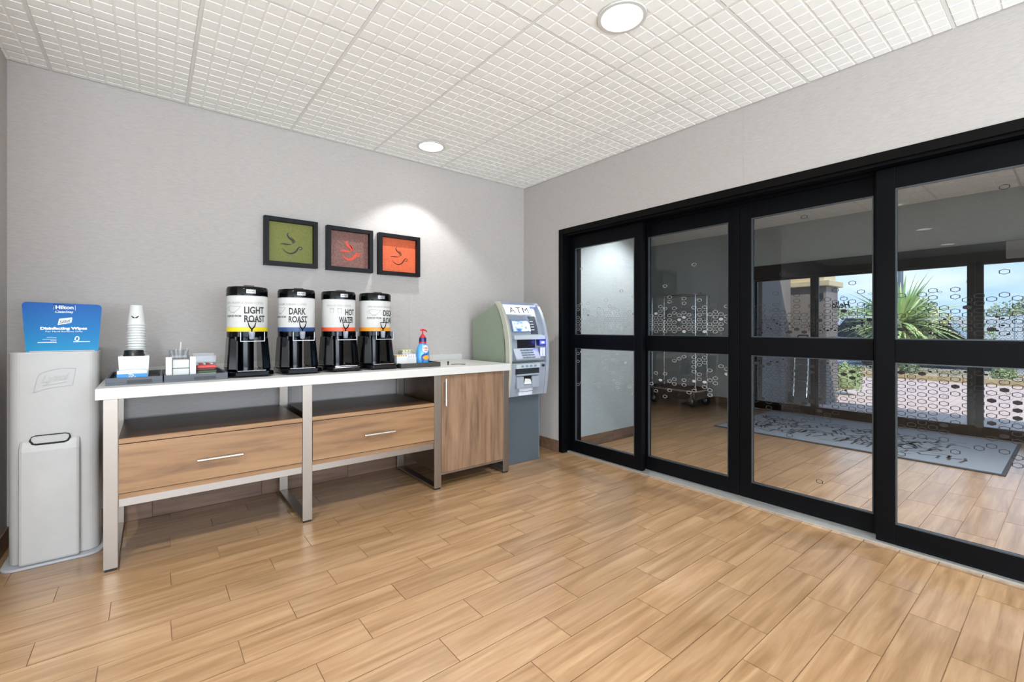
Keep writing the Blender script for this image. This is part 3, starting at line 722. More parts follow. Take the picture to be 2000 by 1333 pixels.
# napkin caddy
nc = thing('napkin_caddy', (-2.925, -.47, TR), 'white napkin caddy with two front posts standing on the second grey tray', 'napkin holder')
MB().box(-2.992, -2.964, -.535, -.500, TR, TR + .118).build('post', M_WHITE, nc, bevel=.002)
MB().box(-2.884, -2.856, -.535, -.500, TR, TR + .118).build('post', M_WHITE, nc, bevel=.002)
MB().box(-2.992, -2.856, -.499, -.400, TR, TR + .006).build('bottom', M_WHITE, nc)
MB().box(-2.992, -2.984, -.499, -.400, TR + .006, TR + .110).build('side', M_ACRYL, nc)
MB().box(-2.864, -2.856, -.499, -.400, TR + .006, TR + .110).build('side', M_ACRYL, nc)
MB().box(-2.992, -2.856, -.3995, -.394, TR + .0, TR + .120).build('back', M_ACRYL, nc)
for k in range(2):
    o = MB().box(-2.962, -2.886, -.517, -.41, TR + .0065 + .048 * k, TR + .052 + .048 * k).build('napkin_stack', M_PAPER, None, ori=(-2.925, -.46, TR + .0065 + .048 * k), bevel=.004)
    tag(o, ['lower folded stack of white napkins in the white caddy', 'upper folded stack of white napkins in the white caddy'][k], 'napkins', 'napkins in the white caddy')
sj = thing('stirrer_jar', (-2.925, -.325, TR), 'clear ribbed jar of stirrers behind the napkin caddy', 'jar')
MB().lathe([(.044, 0), (.049, .150), (.047, .150), (.042, .004), (.001, .004)], (-2.925, -.325, TR), 28, False).build('jar_wall', M_ACRYL, sj, smooth=True)
for k in range(16):
    a = random.uniform(0, 2 * PI); r0, r1 = .03 * random.random(), .04; zt = .150 + random.uniform(-.01, .01)
    x, y = -2.925 + r0 * math.cos(a), -.325 + r0 * math.sin(a); x1, y1 = -2.925 + r1 * math.cos(a), -.325 + r1 * math.sin(a)
    last = k == 15
    if last: x, y, x1, y1, zt = -2.927, -.32, -2.916, -.322, .195
    o = MB().tube([(x, y, TR + .006), (x1, y1, TR + zt)], .0022 if not last else .0045, 6).build('stirrer', M_WHITE, None, ori=(x, y, TR + .006), smooth=True)
    tag(o, 'white stirrer leaning in the clear jar' if not last else 'tall thick white straw rising above the other stirrers', 'stirrer', 'stirrers in the clear jar')
sb = thing('packet_box', (-2.80, -.35, TR), 'clear acrylic box of sweetener packets behind the red packets', 'box')
for bx in ((-2.858, -2.750, -.4025, -.400, 0, .112), (-2.858, -2.750, -.300, -.2975, 0, .125), (-2.858, -2.8555, -.400, -.300, 0, .12), (-2.7525, -2.750, -.400, -.300, 0, .12), (-2.8555, -2.7525, -.400, -.300, 0, .003)):
    MB().box(bx[0], bx[1], bx[2], bx[3], TR + bx[4], TR + bx[5]).build('acrylic_wall', M_ACRYL, sb)
PKC = [('red', '#c8453a'), ('dark green', '#3d5228'), ('white', '#e4e4e2'), ('plum', '#50303c')]
for k in range(5):
    o = MB().box(-2.848 + .018 * k, -2.835 + .018 * k, -.39, -.32, TR + .0035, TR + .068).build('sweetener_packet', mat('packet ' + ('pink' if k % 2 else 'pale'), '#b9454a' if k % 2 else '#e8e3e0', .6), None, ori=(-2.84 + .018 * k, -.355, TR), bevel=.002)
    tag(o, ('pale' if k % 2 == 0 else 'red') + ' packet standing in the acrylic box, ' + POS[k], 'packet', 'sweetener packets in the acrylic box')
zz = TR
for k, (ci, h, lab) in enumerate([(2, .018, 'flat white packet, lowest of the pile beside the napkin caddy'), (1, .015, 'dark green packet in the middle of the pile beside the napkin caddy'), (3, .012, 'plum packet just under the red one beside the napkin caddy'), (0, .016, 'red packet on top of the pile beside the napkin caddy')]):
    cnm, cc = PKC[ci]
    dx = random.uniform(-.004, .004)
    o = MB().box(-2.850 + dx, -2.756 + dx, -.490, -.420, zz, zz + h).build('sugar_packet', mat('packet ' + cnm, cc, .5), None, ori=(-2.80 + dx, -.455, zz), bevel=.004)
    tag(o, lab, 'packet', 'packets piled on the second grey tray'); zz += h + .0005
o = MB().box(-2.848, -2.730, -.565, -.500, TR, TR + .012).build('sugar_packet', mat('packet white', '#e4e4e2', .5), None, ori=(-2.79, -.53, TR), bevel=.003); tag(o, 'flat white packet lying at the front of the second grey tray', 'packet', 'packets piled on the second grey tray')

# right tray: condiment boxes and creamer bottle
c1 = thing('condiment_box', (-1.60, -.45, TR), 'low clear box of beige packets beside the amber banded urn', 'box')
for bx in ((-1.640, -1.560, -.500, -.497), (-1.640, -1.560, -.403, -.400), (-1.640, -1.637, -.497, -.403), (-1.563, -1.560, -.497, -.403)):
    MB().box(bx[0], bx[1], bx[2], bx[3], TR, TR + .068).build('acrylic_wall', mat('frosted acrylic', '#d5d4d0', .3), c1)
for k in range(4):
    o = MB().box(-1.635 + .018 * k, -1.620 + .018 * k, -.49, -.41, TR, TR + .078).build('sugar_packet', mat('packet beige', '#dcbf8c', .6), None, ori=(-1.63 + .018 * k, -.45, TR), bevel=.003)
    tag(o, 'beige sugar packet in the low box right of the urns, %s' % ['leftmost', 'second from left', 'third from left', 'rightmost'][k], 'packet', 'beige packets in the low box')
c2 = thing('condiment_box', (-1.51, -.43, TR), 'white box full of white packets just left of the creamer bottle', 'box')
MB().box(-1.555, -1.475, -.485, -.385, TR, TR + .060).build('box_body', M_WHITE, c2, bevel=.002)
for k in range(4):
    o = MB().box(-1.552 + .019 * k, -1.536 + .019 * k, -.48, -.39, TR + .0605, TR + .078 + .003 * (k % 2)).build('sugar_packet', mat('packet white', '#e4e4e2', .5), None, ori=(-1.545 + .019 * k, -.43, TR + .06), bevel=.003)
    tag(o, 'white packet on the white box by the creamer bottle, %s' % ['leftmost', 'second from left', 'third from left', 'rightmost'][k], 'packet', 'white packets in the white box')
c3 = thing('condiment_box', (-1.47, -.29, TR), 'taller pale box with yellowish packets behind, against the backsplash', 'box')
MB().box(-1.520, -1.410, -.335, -.250, TR, TR + .092).build('box_body', mat('frosted acrylic', '#d5d4d0', .3), c3, bevel=.002)
for k in range(4):
    o = MB().box(-1.515 + .026 * k, -1.494 + .026 * k, -.33, -.255, TR + .0925, TR + .106).build('tea_bag_packet', mat('packet cream', '#dedaa8', .6), None, ori=(-1.50 + .026 * k, -.29, TR + .09), bevel=.003)
    tag(o, 'cream coloured packet on the taller rear box, %s' % ['leftmost', 'second from left', 'third from left', 'rightmost'][k], 'packet', 'cream packets in the taller rear box')
bt = thing('creamer_bottle', (-1.405, -.45, TR), 'light blue creamer bottle with red pump standing on the dark brown tray', 'bottle')
BX, BY = -1.405, -.45
def ell(mb, prof, sx=1.0, sy=.72, seg=32):
    n = len(mb.v); mb.lathe(prof, (0, 0, 0), seg, True); mb.v[n:] = [(BX + x * sx, BY + y * sy, TR + z) for x, y, z in mb.v[n:]]; return mb
ell(MB(), [(.050, .0), (.053, .006), (.054, .03), (.053, .08), (.049, .115), (.040, .14), (.029, .155), (.0265, .160)]).build('bottle_body', mat('light blue bottle', '#49a0d8', .25, coat=.4), bt, smooth=True)
ell(MB(), [(.030, .1602), (.0305, .168), (.029, .172)], 1, .95).build('neck_ring', mat('red plastic', '#cf2431', .3), bt, smooth=True)
ell(MB(), [(.0285, .1722), (.0285, .200), (.024, .205)], 1, .95).build('collar', mat('navy plastic', '#1d2562', .3), bt, smooth=True)
pm = ell(MB(), [(.024, .2052), (.022, .212), (.010, .228), (.006, .232), (.0055, .262)], 1, 1).build('pump', mat('red plastic', '#cf2431', .3), bt, smooth=True)
MB().tube([(BX - .016, BY, TR + .262), (BX, BY, TR + .266), (BX + .02, BY, TR + .262), (BX + .032, BY, TR + .256), (BX + .035, BY, TR + .246)], .006, 10, rs=[.007, .008, .006, .005, .0045]).build('pump_head', mat('red plastic', '#cf2431', .3), pm, smooth=True)
def bf(u, v, q):
    r = .0545 if v < .085 else .0545 - (v - .085) * .2
    u = max(-r * .97, min(r * .97, u)); return (BX + u, BY - .72 * math.sqrt(max(1e-7, r * r - u * u)) - .001 - q, TR + v)
def disc2(cx_, cy_, rx, ry, n=22): return [(cx_ + rx * math.cos(2 * PI * i / n), cy_ + ry * math.sin(2 * PI * i / n)) for i in range(n)]
def patch(mb, poly, q):
    c = (sum(p[0] for p in poly) / len(poly), sum(p[1] for p in poly) / len(poly)); n = len(poly)
    mb.add([bf(c[0], c[1], q)] + [bf(p[0], p[1], q) for p in poly], [(0, 1 + i, 1 + (i + 1) % n) for i in range(n)]); return mb
patch(MB(), disc2(.006, .118, .027, .030), .0018).build('white_label_disc', M_PAPER, bt)
patch(MB(), [(-.030, .066), (-.012, .080), (.010, .078), (.034, .092), (.045, .10), (.047, .04), (.040, .012), (-.022, .012), (-.030, .040)], .0008).build('navy_label_wave', mat('royal blue print', '#1d4ea6', .4), bt)
patch(MB(), disc2(.010, .052, .030, .017), .0022).build('orange_label_oval', mat('orange print', '#eda437', .4), bt)
bl = MB(); add_text(bl, 'Coffee', lambda u, v, q: bf(u, v, .0026), .006, .125, .011, width=.036, bold=.03, shear=.2); add_text(bl, 'mate', lambda u, v, q: bf(u, v, .0026), .006, .108, .011, width=.028, bold=.03, shear=.2); bl.build('label_lettering', mat('red orange print', '#d9572c', .5), bt)
kn = thing('waste_chute_knob', (-1.225, -.53, ZT), 'tiny dark knob standing beside the round waste hole ring', 'knob')
MB().lathe([(.006, 0), (.006, .012), (.004, .014), (.008, .022), (.008, .028), (.004, .030)], (-1.225, -.53, ZT), 16).build('knob_body', mat('dark bronze knob', '#3a3430', .3, .6), kn, smooth=True)

# ================================================================ cash machine
M_ATMS = mat('sage grey painted steel', '#808b79', .45)
M_ATMB = mat('blue grey painted steel', '#4f575d', .4)
M_ATMF = mat('silver blue fascia', '#9ba3ae', .38, .25)
M_ATMT = mat('warm silver cheek', '#b4b5a6', .4, .2)
at = thing('cash_machine', (-.49, -.35, 0), 'silver blue cash machine with lit ATM header, in the corner right of the console', 'cash machine')
MB().box(-.685, -.300, -.568, -.090, .0, .60).build('pedestal', M_ATMB, at, bevel=.004)
MB().box(-.6855, -.6820, -.5695, -.5675, .01, .597).box(-.303, -.2995, -.5695, -.5675, .01, .597).build('pedestal_edge', mat('light steel edge', '#8fa3b5', .4, .3), at)
MB().prism([(-.085, .600), (-.085, .872), (-.575, .872), (-.575, .600)], -.690, -.285, 'x').build('lower_housing', M_ATMS, at, bevel=.003)
MB().prism([(-.080, .8745), (-.080, 1.268), (-.440, 1.400), (-.452, 1.400), (-.560, 1.16), (-.575, .8745)], -.697, -.275, 'x').build('upper_housing', M_ATMS, at, bevel=.004)
FC = [(.594, -.628), (.70, -.647), (.80, -.659), (.90, -.665), (1.01, -.664), (1.10, -.653), (1.198, -.630), (1.28, -.598), (1.35, -.560), (1.405, -.518), (1.422, -.492)]
def yF(z):
    for i in range(len(FC) - 1):
        if z <= FC[i + 1][0]:
            k = (z - FC[i][0]) / (FC[i + 1][0] - FC[i][0]); return FC[i][1] + k * (FC[i + 1][1] - FC[i][1])
    return FC[-1][1]
def fascia(za, zb, rec, thick, xa, xb, n=10):
    zs = [za + (zb - za) * i / n for i in range(n + 1)]
    P = [(yF(z) + rec, z) for z in zs] + [(yF(z) + rec + thick, z) for z in reversed(zs)]
    return MB().prism(P, xa, xb, 'x')
fascia(.596, 1.418, 0, .062, -.713, -.686, 22).build('left_cheek', M_ATMT, at, bevel=.004)
fascia(.596, 1.418, 0, .062, -.294, -.262, 22).build('right_cheek', M_ATMF, at, bevel=.004)
fascia(.90, 1.40, .040, .02, -.6855, -.2945, 18).build('upper_fascia', M_ATMF, at)
fascia(.596, .884, .012, .035, -.6855, -.2945, 8).build('lower_fascia', M_ATMF, at, bevel=.002)
fascia(1.392, 1.419, .0, .06, -.6855, -.2945, 3).build('top_cap', M_ATMF, at, bevel=.003)
fascia(1.306, 1.378, .030, .009, -.672, -.368, 6).build('header_sign', mat('lit white sign', '#f4f6ff', .4, emit='#eef2ff', es=1.1), at)
hl = MB(); add_text(hl, 'ATM', lambda u, v, q: (-.52 + u, yF(1.342 + v) + .0170 - q, 1.342 + v), 0, 0, .052, width=.215, bold=0, spacing=1.2); hl.build('header_lettering', M_PRINT, at)
fascia(1.380, 1.391, .020, .02, -.6855, -.2945, 2).build('light_strip', mat('lit violet strip', '#c7c9ff', .4, emit='#a9aeff', es=1.2), at)
def scr_mat():
    m = bpy.data.materials.new('lit screen picture'); m.use_nodes = True; t = m.node_tree; b = t.nodes['Principled BSDF']
    v = coords(t, (14, 14, 26)); n = N(t, 'ShaderNodeTexNoise'); n.inputs['Scale'].default_value = 1.0; n.inputs['Detail'].default_value = 2; t.links.new(v, n.inputs[0])
    r = N(t, 'ShaderNodeValToRGB'); e = r.color_ramp.elements; e[0].position = .38; e[0].color = hx('#3f66a6'); e[1].position = .62; e[1].color = hx('#eef3ff'); x = e.new(.5); x.color = hx('#9fb9e6')
    t.links.new(n.outputs[0], r.inputs[0]); t.links.new(r.outputs[0], b.inputs['Base Color']); t.links.new(r.outputs[0], b.inputs['Emission Color']); b.inputs['Emission Strength'].default_value = .7; b.inputs['Roughness'].default_value = .2
    return m
fascia(1.150, 1.262, .022, .018, -.640, -.435, 4).build('screen_bezel', mat('blue grey bezel', '#7484a0', .4), at, bevel=.003)
fascia(1.158, 1.245, .020, .003, -.632, -.443, 4).build('screen', scr_mat(), at)
fascia(1.13, 1.29, .036, .005, -.428, -.345, 5).build('dark_side_panel', mat('dark slate panel', '#3d4350', .4), at)
for k in range(4):
    z = 1.165 + .024 * k; MB().box(-.425, -.392, yF(z) + .026, yF(z) + .037, z, z + .009).build('menu_button', M_WHITE, at, bevel=.002)
MB().prism([(yF(1.09) + .0, 1.085), (yF(1.09) + .004, 1.118), (yF(1.09) + .05, 1.128), (yF(1.09) + .05, 1.085)], -.650, -.300, 'x').build('shelf', mat('pale silver ledge', '#b6c0c4', .35, .2), at, bevel=.002)
MB().prism([(yF(.94) - .012, .912), (yF(.94) - .012, .925), (yF(1.06) + .030, 1.010), (yF(1.06) + .035, .912)], -.650, -.375, 'x').build('keypad_ledge', M_ATMF, at, bevel=.002)
MB().box(-.600, -.400, yF(1.0) + .035, yF(1.0) + .0385, 1.012, 1.084).build('keypad_recess', M_BLKMAT, at)
kp = MB()
for r_ in range(4):
    for c_ in range(4):
        a_, b_ = yF(.94) - .0125 + .011 * r_, .926 + .0205 * r_
        kp.box(-.575 + .036 * c_, -.548 + .036 * c_, a_ - .001, a_ + .008, b_ + .002, b_ + .012)
kp.build('keypad', mat('steel grey keys', '#8b939c', .35, .5), at, kind='stuff')
cr_ = MB().box(-.378, -.300, yF(1.05) - .002, yF(1.05) + .045, 1.030, 1.084).build('card_reader', mat('dark blue reader', '#1b1f5c', .3), at, bevel=.004)
MB().box(-.370, -.308, yF(1.05) - .0045, yF(1.05) - .0022, 1.040, 1.074).build('reader_glow', mat('glowing blue ring', '#2a2cff', .4, emit='#3136ff', es=5), cr_)
MB().box(-.354, -.324, yF(1.05) - .0070, yF(1.05) - .0048, 1.050, 1.064).build('reader_slot', mat('pale lit slot', '#c8d2ff', .4, emit='#b8c4ff', es=2.5), cr_)
light('card_reader_lamp', 'POINT', (-.345, yF(1.05) - .03, 1.057), .25, (.15, .16, 1.0), shadow_soft_size=.015)
for i, (xa, xb) in enumerate(((-.366, -.338), (-.334, -.306))): MB().box(xa, xb, yF(.96) + .006, yF(.96) + .009, .935, 1.012).build('notice_sticker', mat('pale sticker', '#c9ccd4', .6), at)
fl = MB().box(-.640, -.375, yF(.86) - .004, yF(.86) + .02, .838, .876).build('logo_plate', mat('pale silver ledge', '#b6c0c4', .35, .2), at, bevel=.002)
lg = MB()
for k in range(4): lg.prism([(p[0] - .575 + .048 * k, p[1] + .857) for p in disc2(0, 0, .016, .010, 12)], yF(.86) - .0052, yF(.86) - .0038, 'y')
lg.build('card_logos', mat('grey blue print', '#6f8494', .5), fl)
MB().box(-.640, -.375, yF(.81) + .006, yF(.81) + .012, .788, .836).build('cash_slot', mat('dark steel slot', '#33383f', .3, .4), at)
MB().box(-.632, -.385, yF(.81) - .012, yF(.81) + .010, .776, .790).build('cash_slot_lip', M_ATMF, at, bevel=.003)
MB().box(-.632, -.560, yF(.74) - .014, yF(.74) + .012, .668, .770).build('receipt_bin', M_ATMF, at, bevel=.003)
MB().box(-.462, -.385, yF(.74) - .014, yF(.74) + .012, .668, .770).build('receipt_bin', M_ATMF, at, bevel=.003)
MB().box(-.559, -.463, yF(.74) + .003, yF(.74) + .010, .700, .772).build('receipt_opening', M_BLKMAT, at)
MB().add([(-.555, yF(.73) - .010, .702), (-.467, yF(.73) - .010, .702), (-.475, yF(.74) + .001, .742), (-.535, yF(.74) + .001, .750)], [(0, 1, 2, 3)]).build('receipt_paper', M_PAPER, at, solid=.001)
MB().box(-.559, -.463, yF(.68) - .012, yF(.70) + .005, .668, .6985).build('receipt_lip', M_ATMF, at)
st = MB().box(-.590, -.440, yF(.66) - .0005, yF(.66) + .0105, .640, .664).box(-.590, -.440, yF(.62) - .002, yF(.62) + .012, .604, .634).build('warning_stickers', mat('pale sticker', '#c9ccd4', .6), at)
sl = MB()
for z, h, w in ((.652, .010, .10), (.626, .007, .12), (.614, .007, .11)): add_text(sl, 'NOTICE' if z > .65 else 'see fee on screen', lambda u, v, q, z=z: (-.515 + u, yF(.62) - .0028 - q, z + v) if z < .64 else (-.515 + u, yF(.66) - .0012 - q, z + v), 0, 0, h, width=w, bold=.02)
MB().cyl((-.330, yF(.84) - .006, .855), .012, .018, 14, 'y').build('lock', mat('dark steel slot', '#33383f', .3, .4), at, smooth=True)

# ================================================================ wipes dispenser with blue sign
M_DISP = mat('light grey moulded plastic', '#b4b1ad', .42)
dp = thing('wipes_dispenser', (-3.437, -.27, 0), 'tall light grey plastic wipes dispenser with blue sign, at the left wall corner', 'dispenser')
MB().prism(rrect(-3.628, -3.255, -.425, -.125, .06), 0, .012, 'z').build('base_plate', mat('mid grey moulded plastic', '#a9abae', .42), dp, bevel=.003)
bd = MB().prism(rrect(-3.603, -3.272, -.378, -.150, .045, 7), .0122, 1.062, 'z').build('body', M_DISP, dp, bevel=.006)
P = [(-.335, .0125), (-.414, .0125), (-.410, .570), (-.404, .592), (-.382, .625), (-.335, .628)]
MB().prism(P, -3.562, -3.342, 'x').build('bin_door', M_DISP, dp, bevel=.013)
ring = [(-3.523, .622), (-3.512, .606), (-3.50, .603), (-3.40, .603), (-3.388, .608), (-3.380, .624), (-3.386, .638), (-3.398, .642), (-3.505, .642), (-3.516, .638)]
MB().tube([(x, -.3895 - (.63 - z) * .35, z) for x, z in ring], .0045, 8, True).build('handle_gasket', M_RUBBER, dp, smooth=True)
MB().prism([(x, z) for x, z in ring][::-1], -.3935, -.380, 'y').build('handle_recess', M_DISP, dp)
em = MB(); fe = lambda u, v, q: (-3.512 + u * .155, -.3785 - q * 2, .857 + v * .122)
flag = [(0, .02), (.10, .72), (.30, .88), (.60, .98), (.98, .96), (.90, .25), (.60, .22), (.30, .16), (0, .02)]
fp = smoothpts(flag[:5], 4) + smoothpts(flag[5:], 4)
em.ribbon(fp + [fp[0]], [.010] * (len(fp) + 1), fe, .0012)
add_text(em, 'Lysol', lambda u, v, q: (-3.512 + u, -.3785 - q, .857 + v + (u - .07) * .12), .078, .068, .046, width=.105, bold=.035, shear=.35, t=.0022)
em.ribbon(smoothpts([(.2, .3), (.45, .34), (.75, .42)], 5), [.012] * 11, fe, .0012)
em.build('embossed_logo', mat('embossed grey plastic', '#aba9a5', .42), bd)
# sign
xs = lambda u: -3.56 + (u - 40) * .001885
zs = lambda v: 1.18 - (v - 642) * .00254
def rounded(poly, r):
    out = []; n = len(poly)
    for i in range(n):
        p = Vector(poly[i]); a = Vector(poly[i - 1]); b = Vector(poly[(i + 1) % n]); ri = r[i]
        pa = p + (a - p).normalized() * ri; pb = p + (b - p).normalized() * ri
        for k in range(6):
            t = k / 5; out.append(tuple(pa * (1 - t) ** 2 + p * 2 * t * (1 - t) + pb * t * t))
    return out
def grad_mat():
    m = bpy.data.materials.new('blue gradient print'); m.use_nodes = True; t = m.node_tree; b = t.nodes['Principled BSDF']
    g = N(t, 'ShaderNodeNewGeometry'); s = N(t, 'ShaderNodeSeparateXYZ'); t.links.new(g.outputs['Position'], s.inputs[0])
    mr = N(t, 'ShaderNodeMapRange'); mr.inputs[1].default_value = 1.06; mr.inputs[2].default_value = 1.32; t.links.new(s.outputs[2], mr.inputs[0])
    r = N(t, 'ShaderNodeValToRGB'); e = r.color_ramp.elements; e[0].color = hx('#1684b0'); e[1].color = hx('#044f9c'); x = e.new(.45); x.color = hx('#066ba8')
    t.links.new(mr.outputs[0], r.inputs[0]); t.links.new(r.outputs[0], b.inputs['Base Color']); b.inputs['Roughness'].default_value = .4; b.inputs['Specular IOR Level'].default_value = .2
    return m
YS = -.352
sn = MB().prism(rounded([(xs(41), zs(589)), (xs(199), zs(592)), (xs(191), zs(689)), (xs(49), zs(689))][::-1], [.004, .004, .022, .022]), YS - .002, YS + .002, 'y').build('blue_sign', grad_mat(), dp)
MB().box(-3.53, -3.29, YS - .006, YS + .008, 1.0625, 1.0665).build('sign_holder', M_DISP, dp)
fs_ = lambda u, v, q: (u, YS - .0026 - q * .5, v)
wt_ = MB()
def stext(s, u0, u1, v0, v1, bold=.02, shear=0): add_text(wt_, s, fs_, xs((u0 + u1) / 2), zs((v0 + v1) / 2), zs(v0) - zs(v1), width=xs(u1) - xs(u0), bold=bold, shear=shear)
stext('Hilton', 105, 140.5, 595, 602.5, .03); 
bx_ = [(xs(101.5), zs(593)), (xs(144), zs(594)), (xs(144), zs(605)), (xs(101.5), zs(604.5)), (xs(101.5), zs(593))]
wt_.ribbon(bx_, [.0009] * 5, fs_)
for q_ in range(4): wt_.ribbon([bx_[q_], bx_[q_ + 1]], [.0009] * 2, fs_)
stext('CleanStay', 104.5, 140, 605.5, 611.5, .015); stext('Disinfecting Wipes', 76, 168, 638.5, 646, .05); stext('For Hard Surfaces Only', 86, 159, 646.5, 650, .0)
for v, a_, b_ in ((660, 88, 107), (663.5, 80, 107), (666.5, 95, 107), (669.7, 71, 107), (669, 140, 174)): wt_.ribbon([(xs(a_), zs(v)), (xs(b_), zs(v))], [.0007 if v < 669 else .0016] * 2, fs_)
wt_.ribbon(smoothpts([(xs(143), zs(666)), (xs(145), zs(660)), (xs(148.5), zs(658.5)), (xs(151.5), zs(662)), (xs(149), zs(667)), (xs(145), zs(666))], 4), [.0022] * 21, fs_)
fl_ = rounded([(xs(109), zs(635)), (xs(112), zs(622)), (xs(138), zs(619)), (xs(136.5), zs(630))][::-1], [.003] * 4)
n_ = len(fl_); wt_.add([fs_(p[0], p[1], .0006) for p in fl_], [tuple(range(n_))])
wt_.build('sign_lettering', mat('white print', '#e9f1f8', .5), sn)
dl = MB(); add_text(dl, 'Lysol', lambda u, v, q: (u, YS - .0038, v + (u - xs(124)) * .12), xs(124), zs(626.8), .017, width=.040, bold=.03, shear=.35); dl.build('logo_script', mat('teal grey print', '#3d6a78', .5), sn)
rl = MB(); rl.ribbon(smoothpts([(xs(111), zs(632)), (xs(122), zs(630)), (xs(135), zs(628.5))], 4), [.0011] * 9, lambda u, v, q: (u, YS - .0036, v), .0001); rl.build('logo_red_stripe', mat('soft red print', '#d8606a', .5), sn)

# ================================================================ luggage carts
M_CARP = mat('black carpet deck', '#191b1b', .95, bump=(400, .002))
lc_ = thing('luggage_cart', (3.47, .34, 0), 'chrome birdcage luggage cart with black deck parked in the vestibule niche', 'luggage cart')
x0, x1, y0, y1, zd = 3.20, 3.74, -.11, .80, .262
MB().prism(rrect(x0 + .012, x1 - .012, y0 + .012, y1 - .012, .06), zd - .035, zd, 'z').build('deck', M_CARP, lc_, bevel=.004)
MB().tube([(x, y, zd - .016) for x, y in rrect(x0, x1, y0, y1, .065)], .013, 8, True).build('bumper', mat('grey rubber bumper', '#8d8d88', .5), lc_, smooth=True)
MB().prism(rrect(x0 + .07, x1 - .07, y0 + .05, y1 - .05, .04), .10, zd - .036, 'z').build('underframe', M_BLKMAT, lc_)
for i, (x, y) in enumerate(((x0 + .075, y0 + .13), (x1 - .10, y0 + .11), (x0 + .075, y1 - .13), (x1 - .10, y1 - .13))):
    w_ = MB().lathe([(.02, -.016), (.072, -.016), (.078, -.010), (.078, .010), (.072, .016), (.02, .016)], (x, y - .03, .0785), 24, True, 'x').build('caster_wheel', M_RUBBER, lc_, smooth=True)
    MB().cyl((x - .0205, y - .03, .0785), .034, .041, 16, 'x').build('hub', M_CHROME, w_, smooth=True)
    MB().box(x - .026, x - .021, y - .045, y - .012, .075, zd - .036).box(x + .021, x + .026, y - .045, y - .012, .075, zd - .036).box(x - .026, x + .026, y - .045, y + .02, zd - .0415, zd - .0355).build('caster_fork', M_CHROME, w_)
px_ = (x0 + .10, x1 - .10); py_ = (y0 + .065, y1 - .10); zt_ = 1.70
for x in px_:
    for y in py_:
        MB().tube([(x, y, zd + .0005), (x, y, zt_ - .012)], .012, 12).build('upright', M_CHROME, lc_, smooth=True)
        MB().lathe([(.022, 0), (.018, .02), (.013, .035)], (x, y, zd + .0005), 16).build('upright_collar', M_CHROME, lc_, smooth=True)
MB().tube([(x, y, zt_) for x, y in rrect(px_[0], px_[1], py_[0], py_[1], .05)], .012, 10, True).build('top_ring', M_CHROME, lc_, smooth=True)
xm_ = (px_[0] + px_[1]) / 2
MB().tube([(xm_, py_[0] - .02, zt_ + .035), (xm_, py_[0] + .02, zt_ + .012), (xm_, py_[1] - .02, zt_ + .012), (xm_, py_[1] + .02, zt_ + .035)], .010, 10).build('hanging_bar', M_CHROME, lc_, smooth=True)
for y in (py_[0] + .08, py_[1] - .08): MB().tube([(px_[0], y, 1.33), (px_[1], y, 1.33)], .007, 8).build('cross_bar', M_CHROME, lc_, smooth=True)
ht = thing('hand_trolley', (5.2, -.80, -.02), 'chrome hand trolley standing outside against the wall by the pier', 'trolley')
zg = -.02
for y in (-.71, -.90): MB().tube([(5.14, y, zg + .10), (5.24, y, zg + 1.02)], .014, 8).build('side_tube', M_CHROME, ht, smooth=True)
for z, xx in ((.35, 5.167), (.62, 5.197), (.85, 5.222)): MB().tube([(xx, -.71, zg + z), (xx, -.90, zg + z)], .010, 8).build('cross_tube', M_CHROME, ht, smooth=True)
MB().tube([(5.24, -.71, zg + 1.02), (5.28, -.74, zg + 1.09), (5.28, -.87, zg + 1.09), (5.24, -.90, zg + 1.02)], .014, 8).build('grip', M_RUBBER, ht, smooth=True)
MB().box(4.97, 5.16, -.92, -.69, zg + .006, zg + .014).build('toe_plate', M_CHROME, ht)
for y in (-.675, -.965): MB().lathe([(.03, 0), (.075, 0), (.08, .008), (.08, .022), (.075, .03), (.03, .03)], (5.19, y, zg + .08), 20, True, 'y').build('wheel', M_RUBBER, ht, smooth=True)

# ================================================================ vestibule mat
M_MAT = mat('grey blue carpet mat', '#747c86', .95, bump=(300, .003), var=(30, .10))
mt = MB().prism(rrect(2.26, 3.86, -3.26, -.87, .01), .0003, .008, 'z').build('door_mat', mat('dark rubber edge', '#2b2f35', .8), ori=(3.0, -2.0, 0))
tag(mt, 'long grey blue entrance mat with dark angular lettering pattern on the vestibule floor', 'door mat')
MB().box(2.285, 3.835, -3.235, -.895, .0081, .0125).build('pile', M_MAT, mt)
R = random.Random(5); pt = MB()
fm = lambda u, v, q: (2.42 + v * 1.05, -.98 - u * 2.05, .0126 + q * .3)
for c in range(25):
    for r_ in range(6):
        uu = (c + .5 + R.uniform(-.25, .25)) / 25; vv = (r_ + .5 + R.uniform(-.25, .25)) / 6
        if R.random() < .10 or (uu > .9 and R.random() < .5): continue
        k = R.randint(2, 4); P = [(uu, vv)]; a = R.choice([0, 60, 120, 90, 180, 240, 300])
        for _ in range(k):
            L = R.choice([.07, .10, .13]); P.append((P[-1][0] + math.cos(math.radians(a)) * L * .5, P[-1][1] + math.sin(math.radians(a)) * L * 1.3)); a += R.choice([-60, 60, 90, -90, 120])
        P = [p for p in P if 0 < p[0] < 1 and 0 < p[1] < 1]
        if len(P) > 1:
            for q_ in range(len(P) - 1): pt.ribbon([P[q_], P[q_ + 1]], [.0052, .0052], fm, .001)
pt.build('angular_pattern', mat('dark navy pile', '#30363f', .95), mt, kind='stuff')

